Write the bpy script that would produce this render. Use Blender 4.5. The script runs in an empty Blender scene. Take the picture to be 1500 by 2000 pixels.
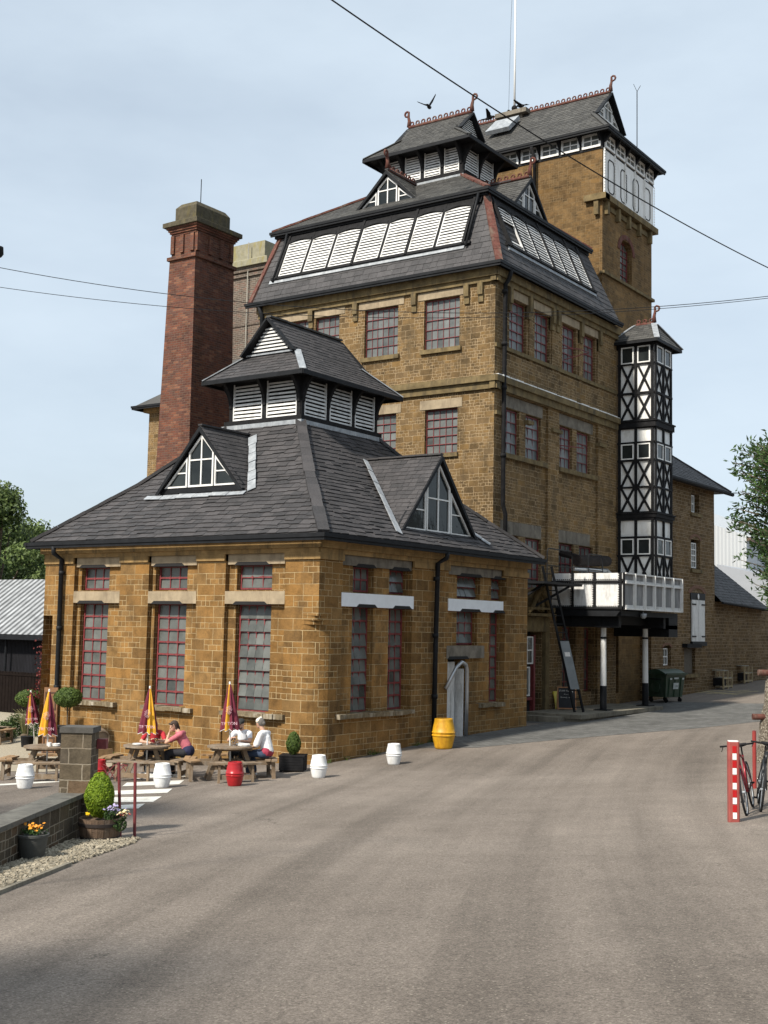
import bpy, bmesh, math, random
from mathutils import Vector as V, Matrix
R=math.radians; pi=math.pi
sc=bpy.context.scene; COL=sc.collection
rnd=random.Random(7)

# ---------------------------------------------------------------- ground height
GC=[0.205383,0.061629,-0.011924,0.00092,0.000453,0.00079,0.271763,-0.189834,-0.107322]
def gz(x,y):
    x=min(max(x,-22),28); y=min(max(y,-27),38); a=math.tanh((y-3)/5); b=math.tanh(x/6)
    return sum(c*t for c,t in zip(GC,(1,x,y,x*x,x*y,y*y,a,b,a*b)))

# ---------------------------------------------------------------- mesh builder
class MB:
    def __init__(s): s.v=[]; s.f=[]; s.m=[]; s.t=[]
    def face(s,pts,m=0,t=0.5):
        n=len(s.v); s.v+=[tuple(p) for p in pts]; s.f.append(tuple(range(n,n+len(pts)))); s.m.append(m); s.t.append(t)
    def mesh(s,verts,faces,m=0,t=0.5):
        n=len(s.v); s.v+=[tuple(p) for p in verts]
        for f in faces: s.f.append(tuple(n+i for i in f)); s.m.append(m); s.t.append(t)
    def hexa(s,p,m=0,t=0.5):   # p: 8 points, bottom 4 ccw then top 4
        s.mesh(p,[(0,3,2,1),(4,5,6,7),(0,1,5,4),(1,2,6,5),(2,3,7,6),(3,0,4,7)],m,t)
    def box(s,x0,x1,y0,y1,z0,z1,m=0,t=0.5):
        s.hexa([(x0,y0,z0),(x1,y0,z0),(x1,y1,z0),(x0,y1,z0),(x0,y0,z1),(x1,y0,z1),(x1,y1,z1),(x0,y1,z1)],m,t)
    def fbox(s,fr,u0,u1,v0,v1,d0,d1,m=0,t=0.5):
        P=fr.P
        s.hexa([P(u0,v0,d0),P(u1,v0,d0),P(u1,v0,d1),P(u0,v0,d1),P(u0,v1,d0),P(u1,v1,d0),P(u1,v1,d1),P(u0,v1,d1)],m,t)
    def prism(s,poly,fr,d0,d1,m=0,t=0.5):
        n=len(poly); s.mesh([fr.P(u,v,d0) for u,v in poly]+[fr.P(u,v,d1) for u,v in poly],
            [tuple(range(n))[::-1],tuple(range(n,2*n))]+[(i,(i+1)%n,n+(i+1)%n,n+i) for i in range(n)],m,t)
    def beam(s,p,q,w,h,up=(0,0,1),m=0,t=0.5):
        p=V(p);q=V(q);a=(q-p).normalized();u=V(up)
        if abs(a.dot(u))>.98: u=V((1,0,0))
        b=a.cross(u).normalized();c=b.cross(a).normalized();b*=w/2;c*=h/2
        s.hexa([p-b-c,p+b-c,q+b-c,q-b-c,p-b+c,p+b+c,q+b+c,q-b+c],m,t)
    def tube(s,pts,r,seg=8,m=0,t=0.5,caps=True,rs=None):
        pts=[V(p) for p in pts];n=len(pts);rings=[];prev=None
        for i,p in enumerate(pts):
            a=(pts[min(i+1,n-1)]-pts[max(i-1,0)]).normalized()
            u=prev if prev is not None else (V((0,0,1)) if abs(a.z)<.9 else V((1,0,0)))
            b=(u-a*u.dot(a));b=b.normalized() if b.length>1e-6 else a.orthogonal().normalized();prev=b;c=a.cross(b)
            rr=rs[i] if rs else r
            rings.append([p+(b*math.cos(k*2*pi/seg)+c*math.sin(k*2*pi/seg))*rr for k in range(seg)])
        f=[]
        for i in range(n-1):
            for k in range(seg): f.append((i*seg+k,i*seg+(k+1)%seg,(i+1)*seg+(k+1)%seg,(i+1)*seg+k))
        if caps: f.append(tuple(range(seg))[::-1]);f.append(tuple((n-1)*seg+k for k in range(seg)))
        s.mesh([p for r_ in rings for p in r_],f,m,t)
    def lathe(s,prof,c=(0,0,0),seg=20,m=0,t=0.5,mf=None,sx=1,sy=1):
        c=V(c);n=len(prof);vs=[]
        for r_,z in prof: vs+=[c+V((r_*math.cos(k*2*pi/seg)*sx,r_*math.sin(k*2*pi/seg)*sy,z)) for k in range(seg)]
        b=len(s.v); s.v+=[tuple(p) for p in vs]
        for i in range(n-1):
            for k in range(seg):
                s.f.append((b+i*seg+k,b+i*seg+(k+1)%seg,b+(i+1)*seg+(k+1)%seg,b+(i+1)*seg+k)); s.m.append(mf(i,k) if mf else m); s.t.append(t)
        s.f.append(tuple(b+k for k in range(seg))[::-1]);s.m.append(mf(0,0) if mf else m);s.t.append(t)
        s.f.append(tuple(b+(n-1)*seg+k for k in range(seg)));s.m.append(mf(n-2,0) if mf else m);s.t.append(t)
    def sphere(s,c,rx,ry,rz,seg=14,rg=9,m=0,t=0.5,rot=None,fn=None):
        c=V(c);vs=[]
        for i in range(rg+1):
            th=pi*i/rg
            for k in range(seg):
                ph=2*pi*k/seg;p=V((math.sin(th)*math.cos(ph),math.sin(th)*math.sin(ph),math.cos(th)))
                k2=fn(p) if fn else 1
                p=V((p.x*rx,p.y*ry,p.z*rz))*k2
                if rot is not None: p=rot@p
                vs.append(c+p)
        f=[]
        for i in range(rg):
            for k in range(seg): f.append((i*seg+k,(i+1)*seg+k,(i+1)*seg+(k+1)%seg,i*seg+(k+1)%seg))
        s.mesh(vs,f,m,t)
    def build(s,name,mats,parent=None,smooth=False,local=False,auto=False):
        me=bpy.data.meshes.new(name); me.from_pydata(s.v,[],s.f)
        mats=mats if isinstance(mats,(list,tuple)) else [mats]
        for m in mats: me.materials.append(m)
        me.polygons.foreach_set('material_index',s.m)
        a=me.attributes.new('tint','FLOAT','FACE'); a.data.foreach_set('value',s.t)
        if smooth: me.polygons.foreach_set('use_smooth',[True]*len(s.f))
        me.update()
        if auto:
            bm=bmesh.new();bm.from_mesh(me);bmesh.ops.remove_doubles(bm,verts=bm.verts,dist=1e-4);bm.to_mesh(me);bm.free()
            me.polygons.foreach_set('use_smooth',[True]*len(me.polygons)); me.set_sharp_from_angle(angle=R(40))
        o=bpy.data.objects.new(name,me); COL.objects.link(o)
        if parent is not None:
            o.parent=parent
            if not local and parent.type=='EMPTY': o.location=-parent.location
        return o
def _sep(s,name,mats,parent,**k):
    """one object per separate piece (pieces whose boxes touch stay together)"""
    par=list(range(len(s.f)))
    def fd(i):
        while par[i]!=i: par[i]=par[par[i]];i=par[i]
        return i
    own={}
    for i,f in enumerate(s.f):
        for v in f:
            if v in own: par[fd(i)]=fd(own[v])
            else: own[v]=i
    isl={}
    for i in range(len(s.f)): isl.setdefault(fd(i),[]).append(i)
    bb=[]
    for r,fs in isl.items():
        P=[s.v[v] for i in fs for v in s.f[i]];bb.append([r,[min(p[a] for p in P)-.03 for a in range(3)],[max(p[a] for p in P)+.03 for a in range(3)]])
    for i in range(len(bb)):
        for j in range(i):
            a,b=bb[i],bb[j]
            if all(a[1][q]<=b[2][q] and b[1][q]<=a[2][q] for q in range(3)): par[fd(a[0])]=fd(b[0])
    gr={}
    for i in range(len(s.f)): gr.setdefault(fd(i),[]).append(i)
    out=[]
    for fs in gr.values():
        m=MB();mp={}
        for i in fs:
            f=[]
            for v in s.f[i]:
                if v not in mp: mp[v]=len(m.v);m.v.append(s.v[v])
                f.append(mp[v])
            m.f.append(tuple(f));m.m.append(s.m[i]);m.t.append(s.t[i])
        out.append(m.build(name,mats,parent,**k))
    return out
MB.sep=_sep
class Fr:
    def __init__(s,O,U,W,N): s.O=V(O);s.U=V(U).normalized();s.W=V(W).normalized();s.N=V(N).normalized()
    def P(s,u,v,d=0): return s.O+s.U*u+s.W*v+s.N*d
def FY(y): return Fr((0,y,0),(1,0,0),(0,0,1),(0,-1,0))     # faces -y, u=x
def FX(x): return Fr((x,0,0),(0,1,0),(0,0,1),(1,0,0))      # faces +x, u=y

def tag(o,label=None,cat=None,group=None,kind=None):
    if label:o['label']=label
    if cat:o['category']=cat
    if group:o['group']=group
    if kind:o['kind']=kind
    return o
def thing(name,label,cat,loc=(0,0,0),rz=0,group=None):
    o=bpy.data.objects.new(name,None);COL.objects.link(o);o.location=loc;o.rotation_euler=(0,0,rz);o.empty_display_size=.2
    return tag(o,label,cat,group)
def dup(root,loc=None,rz=None,label=None,parent=None):
    r=root.copy();COL.objects.link(r)
    if loc is not None:r.location=loc
    if rz is not None:r.rotation_euler=(0,0,rz)
    if label:r['label']=label
    for ch in list(root.children):
        c=ch.copy();COL.objects.link(c);c.parent=r
        for g in ch.children:
            d=g.copy();COL.objects.link(d);d.parent=c
    return r

# ---------------------------------------------------------------- materials
class NT:
    def __init__(s,name):
        s.mat=bpy.data.materials.new(name);s.mat.use_nodes=True;s.nt=s.mat.node_tree;s.n=s.nt.nodes;s.l=s.nt.links
        s.b=s.n['Principled BSDF'];s.out=s.n['Material Output']
    def add(s,t,**k):
        x=s.n.new(t)
        for a,b in k.items(): setattr(x,a,b)
        return x
    def set(s,node,**k):
        for a,b in k.items():
            i=node.inputs[a.replace('_',' ')]
            if hasattr(b,'is_linked') or isinstance(b,bpy.types.NodeSocket): s.l.new(b,i)
            else: i.default_value=b
        return node
    def math(s,op,a,b=None,c=None,clamp=False):
        x=s.add('ShaderNodeMath',operation=op,use_clamp=clamp)
        for i,q in enumerate((a,b,c)):
            if q is None: continue
            if isinstance(q,bpy.types.NodeSocket): s.l.new(q,x.inputs[i])
            else: x.inputs[i].default_value=q
        return x.outputs[0]
    def mix(s,f,a,b,bt='MIX'):
        x=s.add('ShaderNodeMix',data_type='RGBA',blend_type=bt)
        for i,q in ((0,f),(6,a),(7,b)):
            if isinstance(q,bpy.types.NodeSocket): s.l.new(q,x.inputs[i])
            elif i==0: x.inputs[0].default_value=q
            else: x.inputs[i].default_value=(*q[:3],1)
        return x.outputs[2]
    def noise(s,vec,scale,detail=4,rough=.6,out=0,dist=0):
        x=s.add('ShaderNodeTexNoise');x.inputs['Scale'].default_value=scale;x.inputs['Detail'].default_value=detail;x.inputs['Roughness'].default_value=rough;x.inputs['Distortion'].default_value=dist
        if vec is not None: s.l.new(vec,x.inputs['Vector'])
        return x.outputs[out]
    def ramp(s,f,stops,interp='LINEAR'):
        x=s.add('ShaderNodeValToRGB');r=x.color_ramp;r.interpolation=interp
        while len(r.elements)<len(stops): r.elements.new(.5)
        for e,(p,c) in zip(r.elements,stops):
            e.position=p;e.color=(c,c,c,1) if isinstance(c,(int,float)) else (*c[:3],1)
        s.l.new(f,x.inputs[0]);return x.outputs[0]
    def pos(s): return s.add('ShaderNodeNewGeometry').outputs['Position']
    def scale(s,vec,sx,sy,sz):
        x=s.add('ShaderNodeMapping');x.inputs['Scale'].default_value=(sx,sy,sz);s.l.new(vec,x.inputs['Vector']);return x.outputs[0]
    def bump(s,h,strength=.3,dist=.02,prev=None):
        x=s.add('ShaderNodeBump');x.inputs['Strength'].default_value=strength;x.inputs['Distance'].default_value=dist
        s.l.new(h,x.inputs['Height'])
        if prev is not None: s.l.new(prev,x.inputs['Normal'])
        return x.outputs[0]
    def fin(s,col=None,rough=None,normal=None,metal=None,spec=None):
        for k,q in (('Base Color',col),('Roughness',rough),('Normal',normal),('Metallic',metal),('Specular IOR Level',spec)):
            if q is None: continue
            i=s.b.inputs[k]
            if isinstance(q,bpy.types.NodeSocket): s.l.new(q,i)
            elif k=='Base Color': i.default_value=(*q[:3],1)
            else: i.default_value=q
        return s.mat
    def wallmap(s):     # (u,v): horizontal run along the wall, height
        g=s.add('ShaderNodeNewGeometry');p=s.add('ShaderNodeSeparateXYZ');s.l.new(g.outputs['Position'],p.inputs[0])
        n=s.add('ShaderNodeSeparateXYZ');s.l.new(g.outputs['Normal'],n.inputs[0])
        ax=s.math('ABSOLUTE',n.outputs[0]);ay=s.math('ABSOLUTE',n.outputs[1]);az=s.math('ABSOLUTE',n.outputs[2])
        fx=s.math('GREATER_THAN',ax,ay)
        u=s.math('ADD',s.math('MULTIPLY',p.outputs[1],fx),s.math('MULTIPLY',p.outputs[0],s.math('SUBTRACT',1,fx)))
        u=s.math('ADD',u,s.math('MULTIPLY',fx,.17))
        top=s.math('GREATER_THAN',az,.75)
        v=s.math('ADD',s.math('MULTIPLY',p.outputs[2],s.math('SUBTRACT',1,top)),s.math('MULTIPLY',p.outputs[1],top))
        c=s.add('ShaderNodeCombineXYZ');s.l.new(u,c.inputs[0]);s.l.new(v,c.inputs[1]);return c.outputs[0]
def simple(name,col,rough=.6,metal=0,var=.25,scale=3,bump=.0,spec=.5,streak=False,bscale=60,dirt=None):
    t=NT(name);p=t.pos()
    q=t.scale(p,1,1,.15) if streak else p
    n=t.ramp(t.noise(q,scale,5,.65),[(.3,0.),(.7,1.)])
    dk=tuple(c*(1-var) for c in col);lt=tuple(min(1,c*(1+var)) for c in col)
    c=t.mix(n,dk,lt)
    if dirt:
        d=t.ramp(t.noise(t.scale(p,1,1,.25),4,6,.7),[(.5,0.),(.68,1.)]);c=t.mix(t.math('MULTIPLY',d,.75),c,dirt)
    nm=t.bump(t.noise(p,bscale,3),bump,.01) if bump else None
    return t.fin(c,rough,nm,metal,spec)
def stone(name,cols,mortar,bw,rh,snk=.5,msz=.008,warp=.012,bumps=.5,stain=.4,sc2=1.0,patch=None,rubble=False):
    t=NT(name);uv=t.wallmap();p=t.pos()
    w=t.add('ShaderNodeVectorMath',operation='MULTIPLY_ADD');t.l.new(t.noise(p,3.5 if not rubble else 6,3,out=1),w.inputs[0])
    w.inputs[1].default_value=(warp*2,)*3;t.l.new(uv,w.inputs[2])
    o=t.add('ShaderNodeVectorMath',operation='ADD');t.l.new(w.outputs[0],o.inputs[0]);o.inputs[1].default_value=(50-warp,30-warp,0)
    def br(bw,rh,m):
        b=t.add('ShaderNodeTexBrick',offset=.5,squash=1.35 if rubble else 1,squash_frequency=3)
        t.set(b,Vector=o.outputs[0],Color1=(0,0,0,1),Color2=(1,1,1,1),Mortar=(.5,.5,.5,1),Scale=1,Mortar_Size=m,Mortar_Smooth=.15,Bias=0,Brick_Width=bw,Row_Height=rh)
        return b
    A=br(bw,rh,msz);B=br(bw/2,rh/2,msz*.9)
    mk=t.math('LESS_THAN',A.outputs[0],snk)
    mk=t.math('MULTIPLY',mk,t.math('SUBTRACT',1,A.outputs['Fac'],clamp=True)) if False else mk
    rv=t.mix(mk,A.outputs[0],B.outputs[0]);fac=t.math('ADD',A.outputs['Fac'],t.math('MULTIPLY',B.outputs['Fac'],mk),clamp=True)
    n=len(cols);h=t.math('FRACT',t.math('MULTIPLY',rv,7.31))
    c=t.ramp(h,[(i/(n),cc) for i,cc in enumerate(cols)],'CONSTANT')
    g=t.noise(p,22,6,.7);c=t.mix(.55,c,t.ramp(g,[(.25,tuple(x*.55 for x in cols[0])),(.75,tuple(min(1,x*1.35) for x in cols[0]))]))
    big=t.noise(t.scale(p,1,1,.4),.55,4,.6);c=t.mix(1,c,t.ramp(big,[(.3,.68),(.7,1.22)]),'MULTIPLY');c=t.mix(1,c,t.ramp(t.noise(p,2.6,6,.75),[(.34,.62),(.5,1.),(.68,1.22)]),'MULTIPLY')
    fm=t.math('MULTIPLY',fac,t.ramp(t.noise(p,2.2,4),[(.25,.35),(.6,1.)]))
    c=t.mix(fm,c,mortar);lich=t.ramp(t.noise(p,5.5,6,.8),[(.66,0.),(.72,1.)]);c=t.mix(t.math('MULTIPLY',lich,.30),c,(.30,.26,.18))
    st=t.ramp(t.noise(t.scale(p,1,1,.35),1.3,6,.7),[(.52,0.),(.72,1.)]);c=t.mix(t.math('MULTIPLY',st,stain),c,(.045,.036,.022))
    if patch: # pale render / salts
        ps=t.ramp(t.noise(p,.9,5,.7),[(.62,0.),(.7,1.)]);c=t.mix(t.math('MULTIPLY',ps,.5),c,patch)
    hgt=t.math('ADD',t.math('MULTIPLY',t.math('SUBTRACT',1,fac),.6),t.math('ADD',t.math('MULTIPLY',g,.55),t.math('MULTIPLY',rv,.25)))
    return t.fin(c,.9,t.bump(hgt,bumps,.03),spec=.2)

IRON=[(.245,.134,.044),(.195,.107,.036),(.145,.082,.030),(.31,.178,.064),(.085,.054,.025),(.225,.142,.060),(.275,.142,.040)]
DARKI=[(.215,.128,.045),(.165,.10,.037),(.25,.15,.055),(.13,.08,.033),(.235,.135,.042),(.19,.12,.05)]
M={}
M['ashlar']=stone('ironstone_ashlar',IRON,(.50,.38,.21),.60,.29,.5,.008,.016,1.0,.5)
M['brown']=stone('ironstone_main',[(.185,.118,.052),(.13,.083,.037),(.25,.165,.08),(.07,.05,.027),(.205,.13,.055),(.155,.108,.06),(.225,.135,.048)],(.40,.30,.18),.38,.21,.6,.010,.042,1.0,.68,rubble=True)
M['tower_stone']=stone('ironstone_tower',[(.19,.115,.048),(.14,.085,.036),(.24,.15,.065),(.09,.06,.028),(.18,.11,.045),(.21,.12,.04)],(.27,.19,.10),.42,.21,.6,.008,.03,1.0,.45)
M['rubble']=stone('ironstone_rubble',[(.14,.088,.038),(.115,.072,.033),(.17,.108,.048),(.09,.06,.03),(.15,.09,.036)],(.33,.25,.16),.36,.16,.3,.013,.02,.9,.25,rubble=True)
M['darkstone']=stone('wall_stone',[(.10,.08,.055),(.13,.10,.065),(.075,.06,.045),(.17,.10,.055),(.115,.095,.075)],(.30,.26,.2),.34,.22,.3,.008,.02,.8,.3)
M['brick']=stone('red_brick',[(.15,.058,.038),(.10,.045,.035),(.20,.078,.044),(.055,.036,.035),(.13,.053,.036),(.28,.14,.085),(.085,.055,.05)],(.14,.10,.075),.30,.10,.0,.010,.004,.6,.25)
M['brick_grey']=stone('grey_brick',[(.12,.09,.072),(.075,.062,.055),(.15,.11,.085),(.19,.10,.075),(.10,.08,.07)],(.24,.22,.18),.30,.10,.0,.012,.004,.5,.2)
M['cut']=simple('cut_stone',(.27,.175,.075),.9,0,.35,2.5,.5,.2,dirt=(.07,.058,.038))
M['cutdark']=simple('cut_stone_weathered',(.16,.12,.06),.9,0,.4,3,.5,.2,dirt=(.05,.044,.034))
M['lintel']=simple('pale_sandstone_lintel',(.31,.25,.17),.85,0,.25,2.5,.3,.2,dirt=(.17,.13,.09))
M['greystone']=simple('grey_weathered_stone',(.18,.16,.13),.9,0,.3,3,.4,.2,dirt=(.06,.055,.045))
M['sill']=simple('lichened_sill',(.17,.135,.085),.95,0,.35,8,.8,.2,dirt=(.5,.46,.38))
M['whitestone']=simple('white_painted_stone',(.74,.77,.8),.7,0,.06,3,.15)
M['black']=simple('black_paint',(.010,.011,.013),.6,0,.4,4,.1,.2)
M['blackwood']=simple('black_timber',(.013,.013,.014),.75,0,.5,6,.3,.15)
M['white']=simple('white_paint',(.76,.76,.74),.55,0,.05,4,.08,dirt=(.52,.5,.45))
M['whitewood']=simple('weathered_white_boards',(.66,.66,.645),.75,0,.10,9,.3,dirt=(.34,.33,.31))
M['lead']=simple('lead',(.27,.29,.31),.6,.15,.28,5,.3,dirt=(.45,.47,.48))
M['red']=simple('red_frame_paint',(.17,.03,.032),.55,0,.35,12,.1)
M['redtile']=simple('terracotta',(.115,.048,.038),.9,0,.4,8,.4,.15,dirt=(.17,.135,.105))
M['dark']=simple('dark_interior',(.010,.010,.011),.9,0,.2)
M['concrete']=simple('platform_stone',(.21,.19,.15),.9,0,.25,4,.5,.2,dirt=(.09,.08,.06))
M['cap']=simple('chimney_cap_stone',(.085,.075,.052),.95,0,.35,6,.7,.2,dirt=(.14,.115,.04))
M['cap2']=simple('pale_cap_stone',(.25,.235,.17),.95,0,.2,5,.6,.2,dirt=(.24,.2,.06))
def slate(name,c0,c1,moss,gl=.68):
    t=NT(name);p=t.pos();a=t.add('ShaderNodeAttribute',attribute_name='tint').outputs['Fac']
    c=t.mix(a,c0,c1);c=t.mix(1,c,t.ramp(t.noise(p,1.1,5,.7),[(.3,.7),(.7,1.25)]),'MULTIPLY')
    c=t.mix(.35,c,t.ramp(t.noise(p,30,4,.7),[(.3,(.02,.02,.022)),(.75,(.13,.125,.125))]))
    sp=t.ramp(t.noise(p,7,6,.75),[(.66,0.),(.72,1.)]);c=t.mix(t.math('MULTIPLY',sp,.55),c,moss)
    return t.fin(c,t.ramp(t.noise(p,6,3),[(.3,gl-.12),(.7,gl+.15)]),t.bump(t.noise(p,45,5,.7),.35,.008),spec=.28)
M['slate']=slate('roof_slate',(.018,.0175,.019),(.066,.060,.061),(.17,.165,.15))
M['slate3']=slate('stained_mansard_slate',(.026,.026,.028),(.072,.068,.070),(.42,.42,.42));M['slate2']=slate('mossy_roof_slate',(.034,.034,.030),(.10,.098,.088),(.22,.215,.19),.7)
def glass(name,c0,c1,rough=.12):
    t=NT(name);p=t.pos();a=t.add('ShaderNodeAttribute',attribute_name='tint').outputs['Fac']
    c=t.mix(a,c0,c1);c=t.mix(.4,c,t.ramp(t.noise(p,2.5,4,.6),[(.3,c0),(.7,c1)]))
    return t.fin(c,rough,t.bump(t.noise(p,5,2),.12,.02),spec=.35)
M['glass']=glass('dusty_grey_glass',(.02,.024,.022),(.165,.172,.16),.2);M['glasspale']=glass('pale_reflecting_glass',(.04,.046,.046),(.20,.215,.212),.35)
M['glassdark']=glass('dark_glass',(.006,.008,.009),(.03,.036,.036),.06)

# ---------------------------------------------------------------- pieces
def relief(mb,fr,u0,u1,v0,v1,regs,base=0,m=0):
    us=sorted({round(min(max(x,u0),u1),4) for r in regs for x in r[:2]}|{u0,u1});vs=sorted({round(min(max(x,v0),v1),4) for r in regs for x in r[2:4]}|{v0,v1})
    nu,nv=len(us)-1,len(vs)-1;D=[[None]*nv for _ in range(nu)]
    for i in range(nu):
        for j in range(nv):
            c=((us[i]+us[i+1])/2,(vs[j]+vs[j+1])/2);d=(base,m)
            for r in regs:
                if r[0]<c[0]<r[1] and r[2]<c[1]<r[3]: d=(r[4],r[5] if len(r)>5 else m)
            D[i][j]=d
    P=fr.P
    for i in range(nu):
        for j in range(nv):
            d,mm=D[i][j];a,b,c,e=us[i],us[i+1],vs[j],vs[j+1]
            mb.face([P(a,c,d),P(b,c,d),P(b,e,d),P(a,e,d)],mm)
            if i+1<nu and abs(D[i+1][j][0]-d)>1e-5:
                d2=D[i+1][j][0];mb.face([P(b,c,d),P(b,c,d2),P(b,e,d2),P(b,e,d)],m)
            if j+1<nv and abs(D[i][j+1][0]-d)>1e-5:
                d2=D[i][j+1][0];mb.face([P(a,e,d),P(b,e,d),P(b,e,d2),P(a,e,d2)],m)
def window(parent,fr,u0,u1,v0,v1,d,cols,rows,mat='red',gl='glass',bar=.03,hb=.045,edge=.045,tilt=.0,name='window',jit=.012,wob=.0):
    mb=MB();e=edge
    for a,b,c,g in ((u0,u0+e,v0,v1),(u1-e,u1,v0,v1),(u0+e,u1-e,v0,v0+e),(u0+e,u1-e,v1-e,v1)): mb.fbox(fr,a,b,c,g,d-.03,d+.03)
    W=(u1-u0-2*e)/cols;H=(v1-v0-2*e)/rows
    for j in range(1,rows): mb.fbox(fr,u0+e,u1-e,v0+e+j*H-hb/2,v0+e+j*H+hb/2,d-.02,d+.025+rnd.random()*.01)
    for i in range(1,cols):
        mb.fbox(fr,u0+e+i*W-bar/2,u0+e+i*W+bar/2,v0+e,v1-e,d-.02,d+.018)
    if mat=='red' and bar>.02:
        for i in range(1,cols):
            for j in range(1,rows): mb.fbox(fr,u0+e+i*W-.03,u0+e+i*W+.03,v0+e+j*H-.035,v0+e+j*H+.035,d-.01,d+.034)
    f=mb.build(name,M[mat],parent)
    g=MB()
    for j in range(rows):
        tl=tilt*rnd.uniform(.5,1.2) if tilt else 0;rt=rnd.random()
        for i in range(cols):
            a=u0+e+i*W+.004;b=a+W-.008;c=v0+e+j*H+.004;h=c+H-.008
            q=[rnd.uniform(-jit,jit) for _ in range(3)]
            g.face([fr.P(a,c,d-.008+tl+q[0]*.5),fr.P(b,c,d-.008+tl+q[1]*.5),fr.P(b,h,d-.008+q[2]*.5),fr.P(a,h,d-.008+q[2]*.5+(q[0]-q[1])*.5)],0,min(1,max(0,rnd.gauss(.45+.3*rt,.22))))
    g.build('pane',M[gl],f)
    return f
def clip(poly,a,b,c):   # keep a*x+b*y<=c
    out=[]
    for i in range(len(poly)):
        p,q=poly[i],poly[(i+1)%len(poly)];dp=a*p[0]+b*p[1]-c;dq=a*q[0]+b*q[1]-c
        if dp<=0: out.append(p)
        if dp*dq<0:
            t=dp/(dp-dq);out.append((p[0]+(q[0]-p[0])*t,p[1]+(q[1]-p[1])*t))
    return out
def slates(mb,pts,exp=.22,wid=.3,th=.016,m=0,jag=.012,tl=(.1,.9),miss=0):
    pts=[V(p) for p in pts];N=(pts[1]-pts[0]).cross(pts[2]-pts[0]).normalized()
    if N.z<0:N=-N
    Hd=V((0,0,1)).cross(N)
    if Hd.length<1e-4:Hd=V((1,0,0))
    Hd.normalize();S=N.cross(Hd).normalized()
    if S.z<0:S=-S;Hd=-Hd
    O=pts[0];pl=[((p-O).dot(Hd),(p-O).dot(S)) for p in pts]
    area=sum(pl[i][0]*pl[(i+1)%len(pl)][1]-pl[(i+1)%len(pl)][0]*pl[i][1] for i in range(len(pl)))
    if area<0:pl=pl[::-1]
    ed=[]
    for i in range(len(pl)):
        p,q=pl[i],pl[(i+1)%len(pl)];a,b=q[1]-p[1],-(q[0]-p[0]);ed.append((a,b,a*p[0]+b*p[1]))
    mb.face([O+Hd*h+S*s for h,s in pl],m,.1)
    s0=min(p[1] for p in pl);s1=max(p[1] for p in pl);h0=min(p[0] for p in pl);h1=max(p[0] for p in pl)
    s=s0;row=0
    while s<s1-.02:
        h=h0-rnd.random()*wid;
        while h<h1:
            w=wid*rnd.uniform(.72,1.2);js=rnd.uniform(-jag,jag) if row else 0;sk=rnd.uniform(-jag,jag)*1.2
            L=exp*1.12
            q=[(h+.004,s+js),(h+w-.004,s+js+sk),(h+w-.004,s+L),(h+.004,s+L)]
            for a,b,c in ed:
                q=clip(q,a,b,c)
                if len(q)<3:break
            if len(q)>=3 and rnd.random()>=miss:
                k=rnd.uniform(.8,1.35)*th
                H=lambda p:k*(1.15-.95*min(1,max(0,(p[1]-s)/L)))+.004
                top=[O+Hd*p[0]+S*p[1]+N*H(p) for p in q];bot=[O+Hd*p[0]+S*p[1]-N*.002 for p in q];n=len(q);t=rnd.uniform(*tl)
                mb.mesh(top+bot,[tuple(range(n))]+[(i,(i+1)%n,n+(i+1)%n,n+i) for i in range(n)],m,t)
            h+=w
        s+=exp;row+=1
def ridgeline(mb,p,q,r=.09,seg=.45,m=0,lift=.02):
    p=V(p);q=V(q);L=(q-p).length;n=max(1,int(L/seg))
    for i in range(n):
        a=p.lerp(q,i/n);b=p.lerp(q,(i+.985)/n);k=rnd.uniform(.9,1.1)
        mb.beam(a+V((0,0,lift)),b+V((0,0,lift*rnd.uniform(.8,1.5))),r*2*k,r*.6,m=m,t=rnd.random())
def crest(parent,p,q,h=.22,fin=(1,1)):
    mb=MB();p=V(p);q=V(q);L=(q-p).length;a=(q-p)/L;n=int(L/.26);mb.beam(p,q,.16,.1)
    side=a.cross(V((0,0,1))).normalized()
    for i in range(n):
        c=p+a*(L*(i+.5)/n)+V((0,0,.05+h*.42));r=h*.36
        pts=[c+a*math.cos(k*pi/5)*r+V((0,0,math.sin(k*pi/5)*r)) for k in range(11)]
        mb.tube(pts,.032,5,caps=False)
    for e,(b,sg) in enumerate(((p,-1),(q,1))):
        if fin[e]:
            c=b+V((0,0,.05));pts=[c,c+V((0,0,.25)),c+V((0,0,.42))+a*sg*.04]+[c+V((0,0,.55))+a*sg*.11+(a*sg*-math.cos(k*pi/4)*.11+V((0,0,math.sin(k*pi/4)*.11))) for k in range(1,8)]
            mb.tube(pts,.05,7,rs=[.10,.07,.055]+[.045]*4+[.038]*3)
    return mb.build('ridge_crest',M['redtile'],parent,smooth=True)
def louvre(parent,fr,u0,u1,v0,v1,d,n,arch=0,broken=None,mat='whitewood',cov=.76):
    mb=MB();W=.04
    mb.fbox(fr,u0,u0+W,v0,v1,d-.02,d+.05,0);mb.fbox(fr,u1-W,u1,v0,v1,d-.02,d+.05,0)
    H=(v1-v0)/n
    for j in range(n):
        if broken and j in broken: continue
        z=v0+j*H;dj=rnd.uniform(-.006,.006);s2=rnd.uniform(-.012,.012)
        p=[fr.P(u0+W,z+dj,d+.045),fr.P(u1-W,z+dj+s2,d+.045),fr.P(u1-W,z+H*cov+s2,d+.012),fr.P(u0+W,z+H*cov,d+.012)]
        o=fr.N*.009
        mb.hexa([p[0]-o,p[1]-o,p[2]-o,p[3]-o,p[0]+o,p[1]+o,p[2]+o,p[3]+o],0)
    o=mb.build('louvre',M[mat],parent)
    return o
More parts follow.
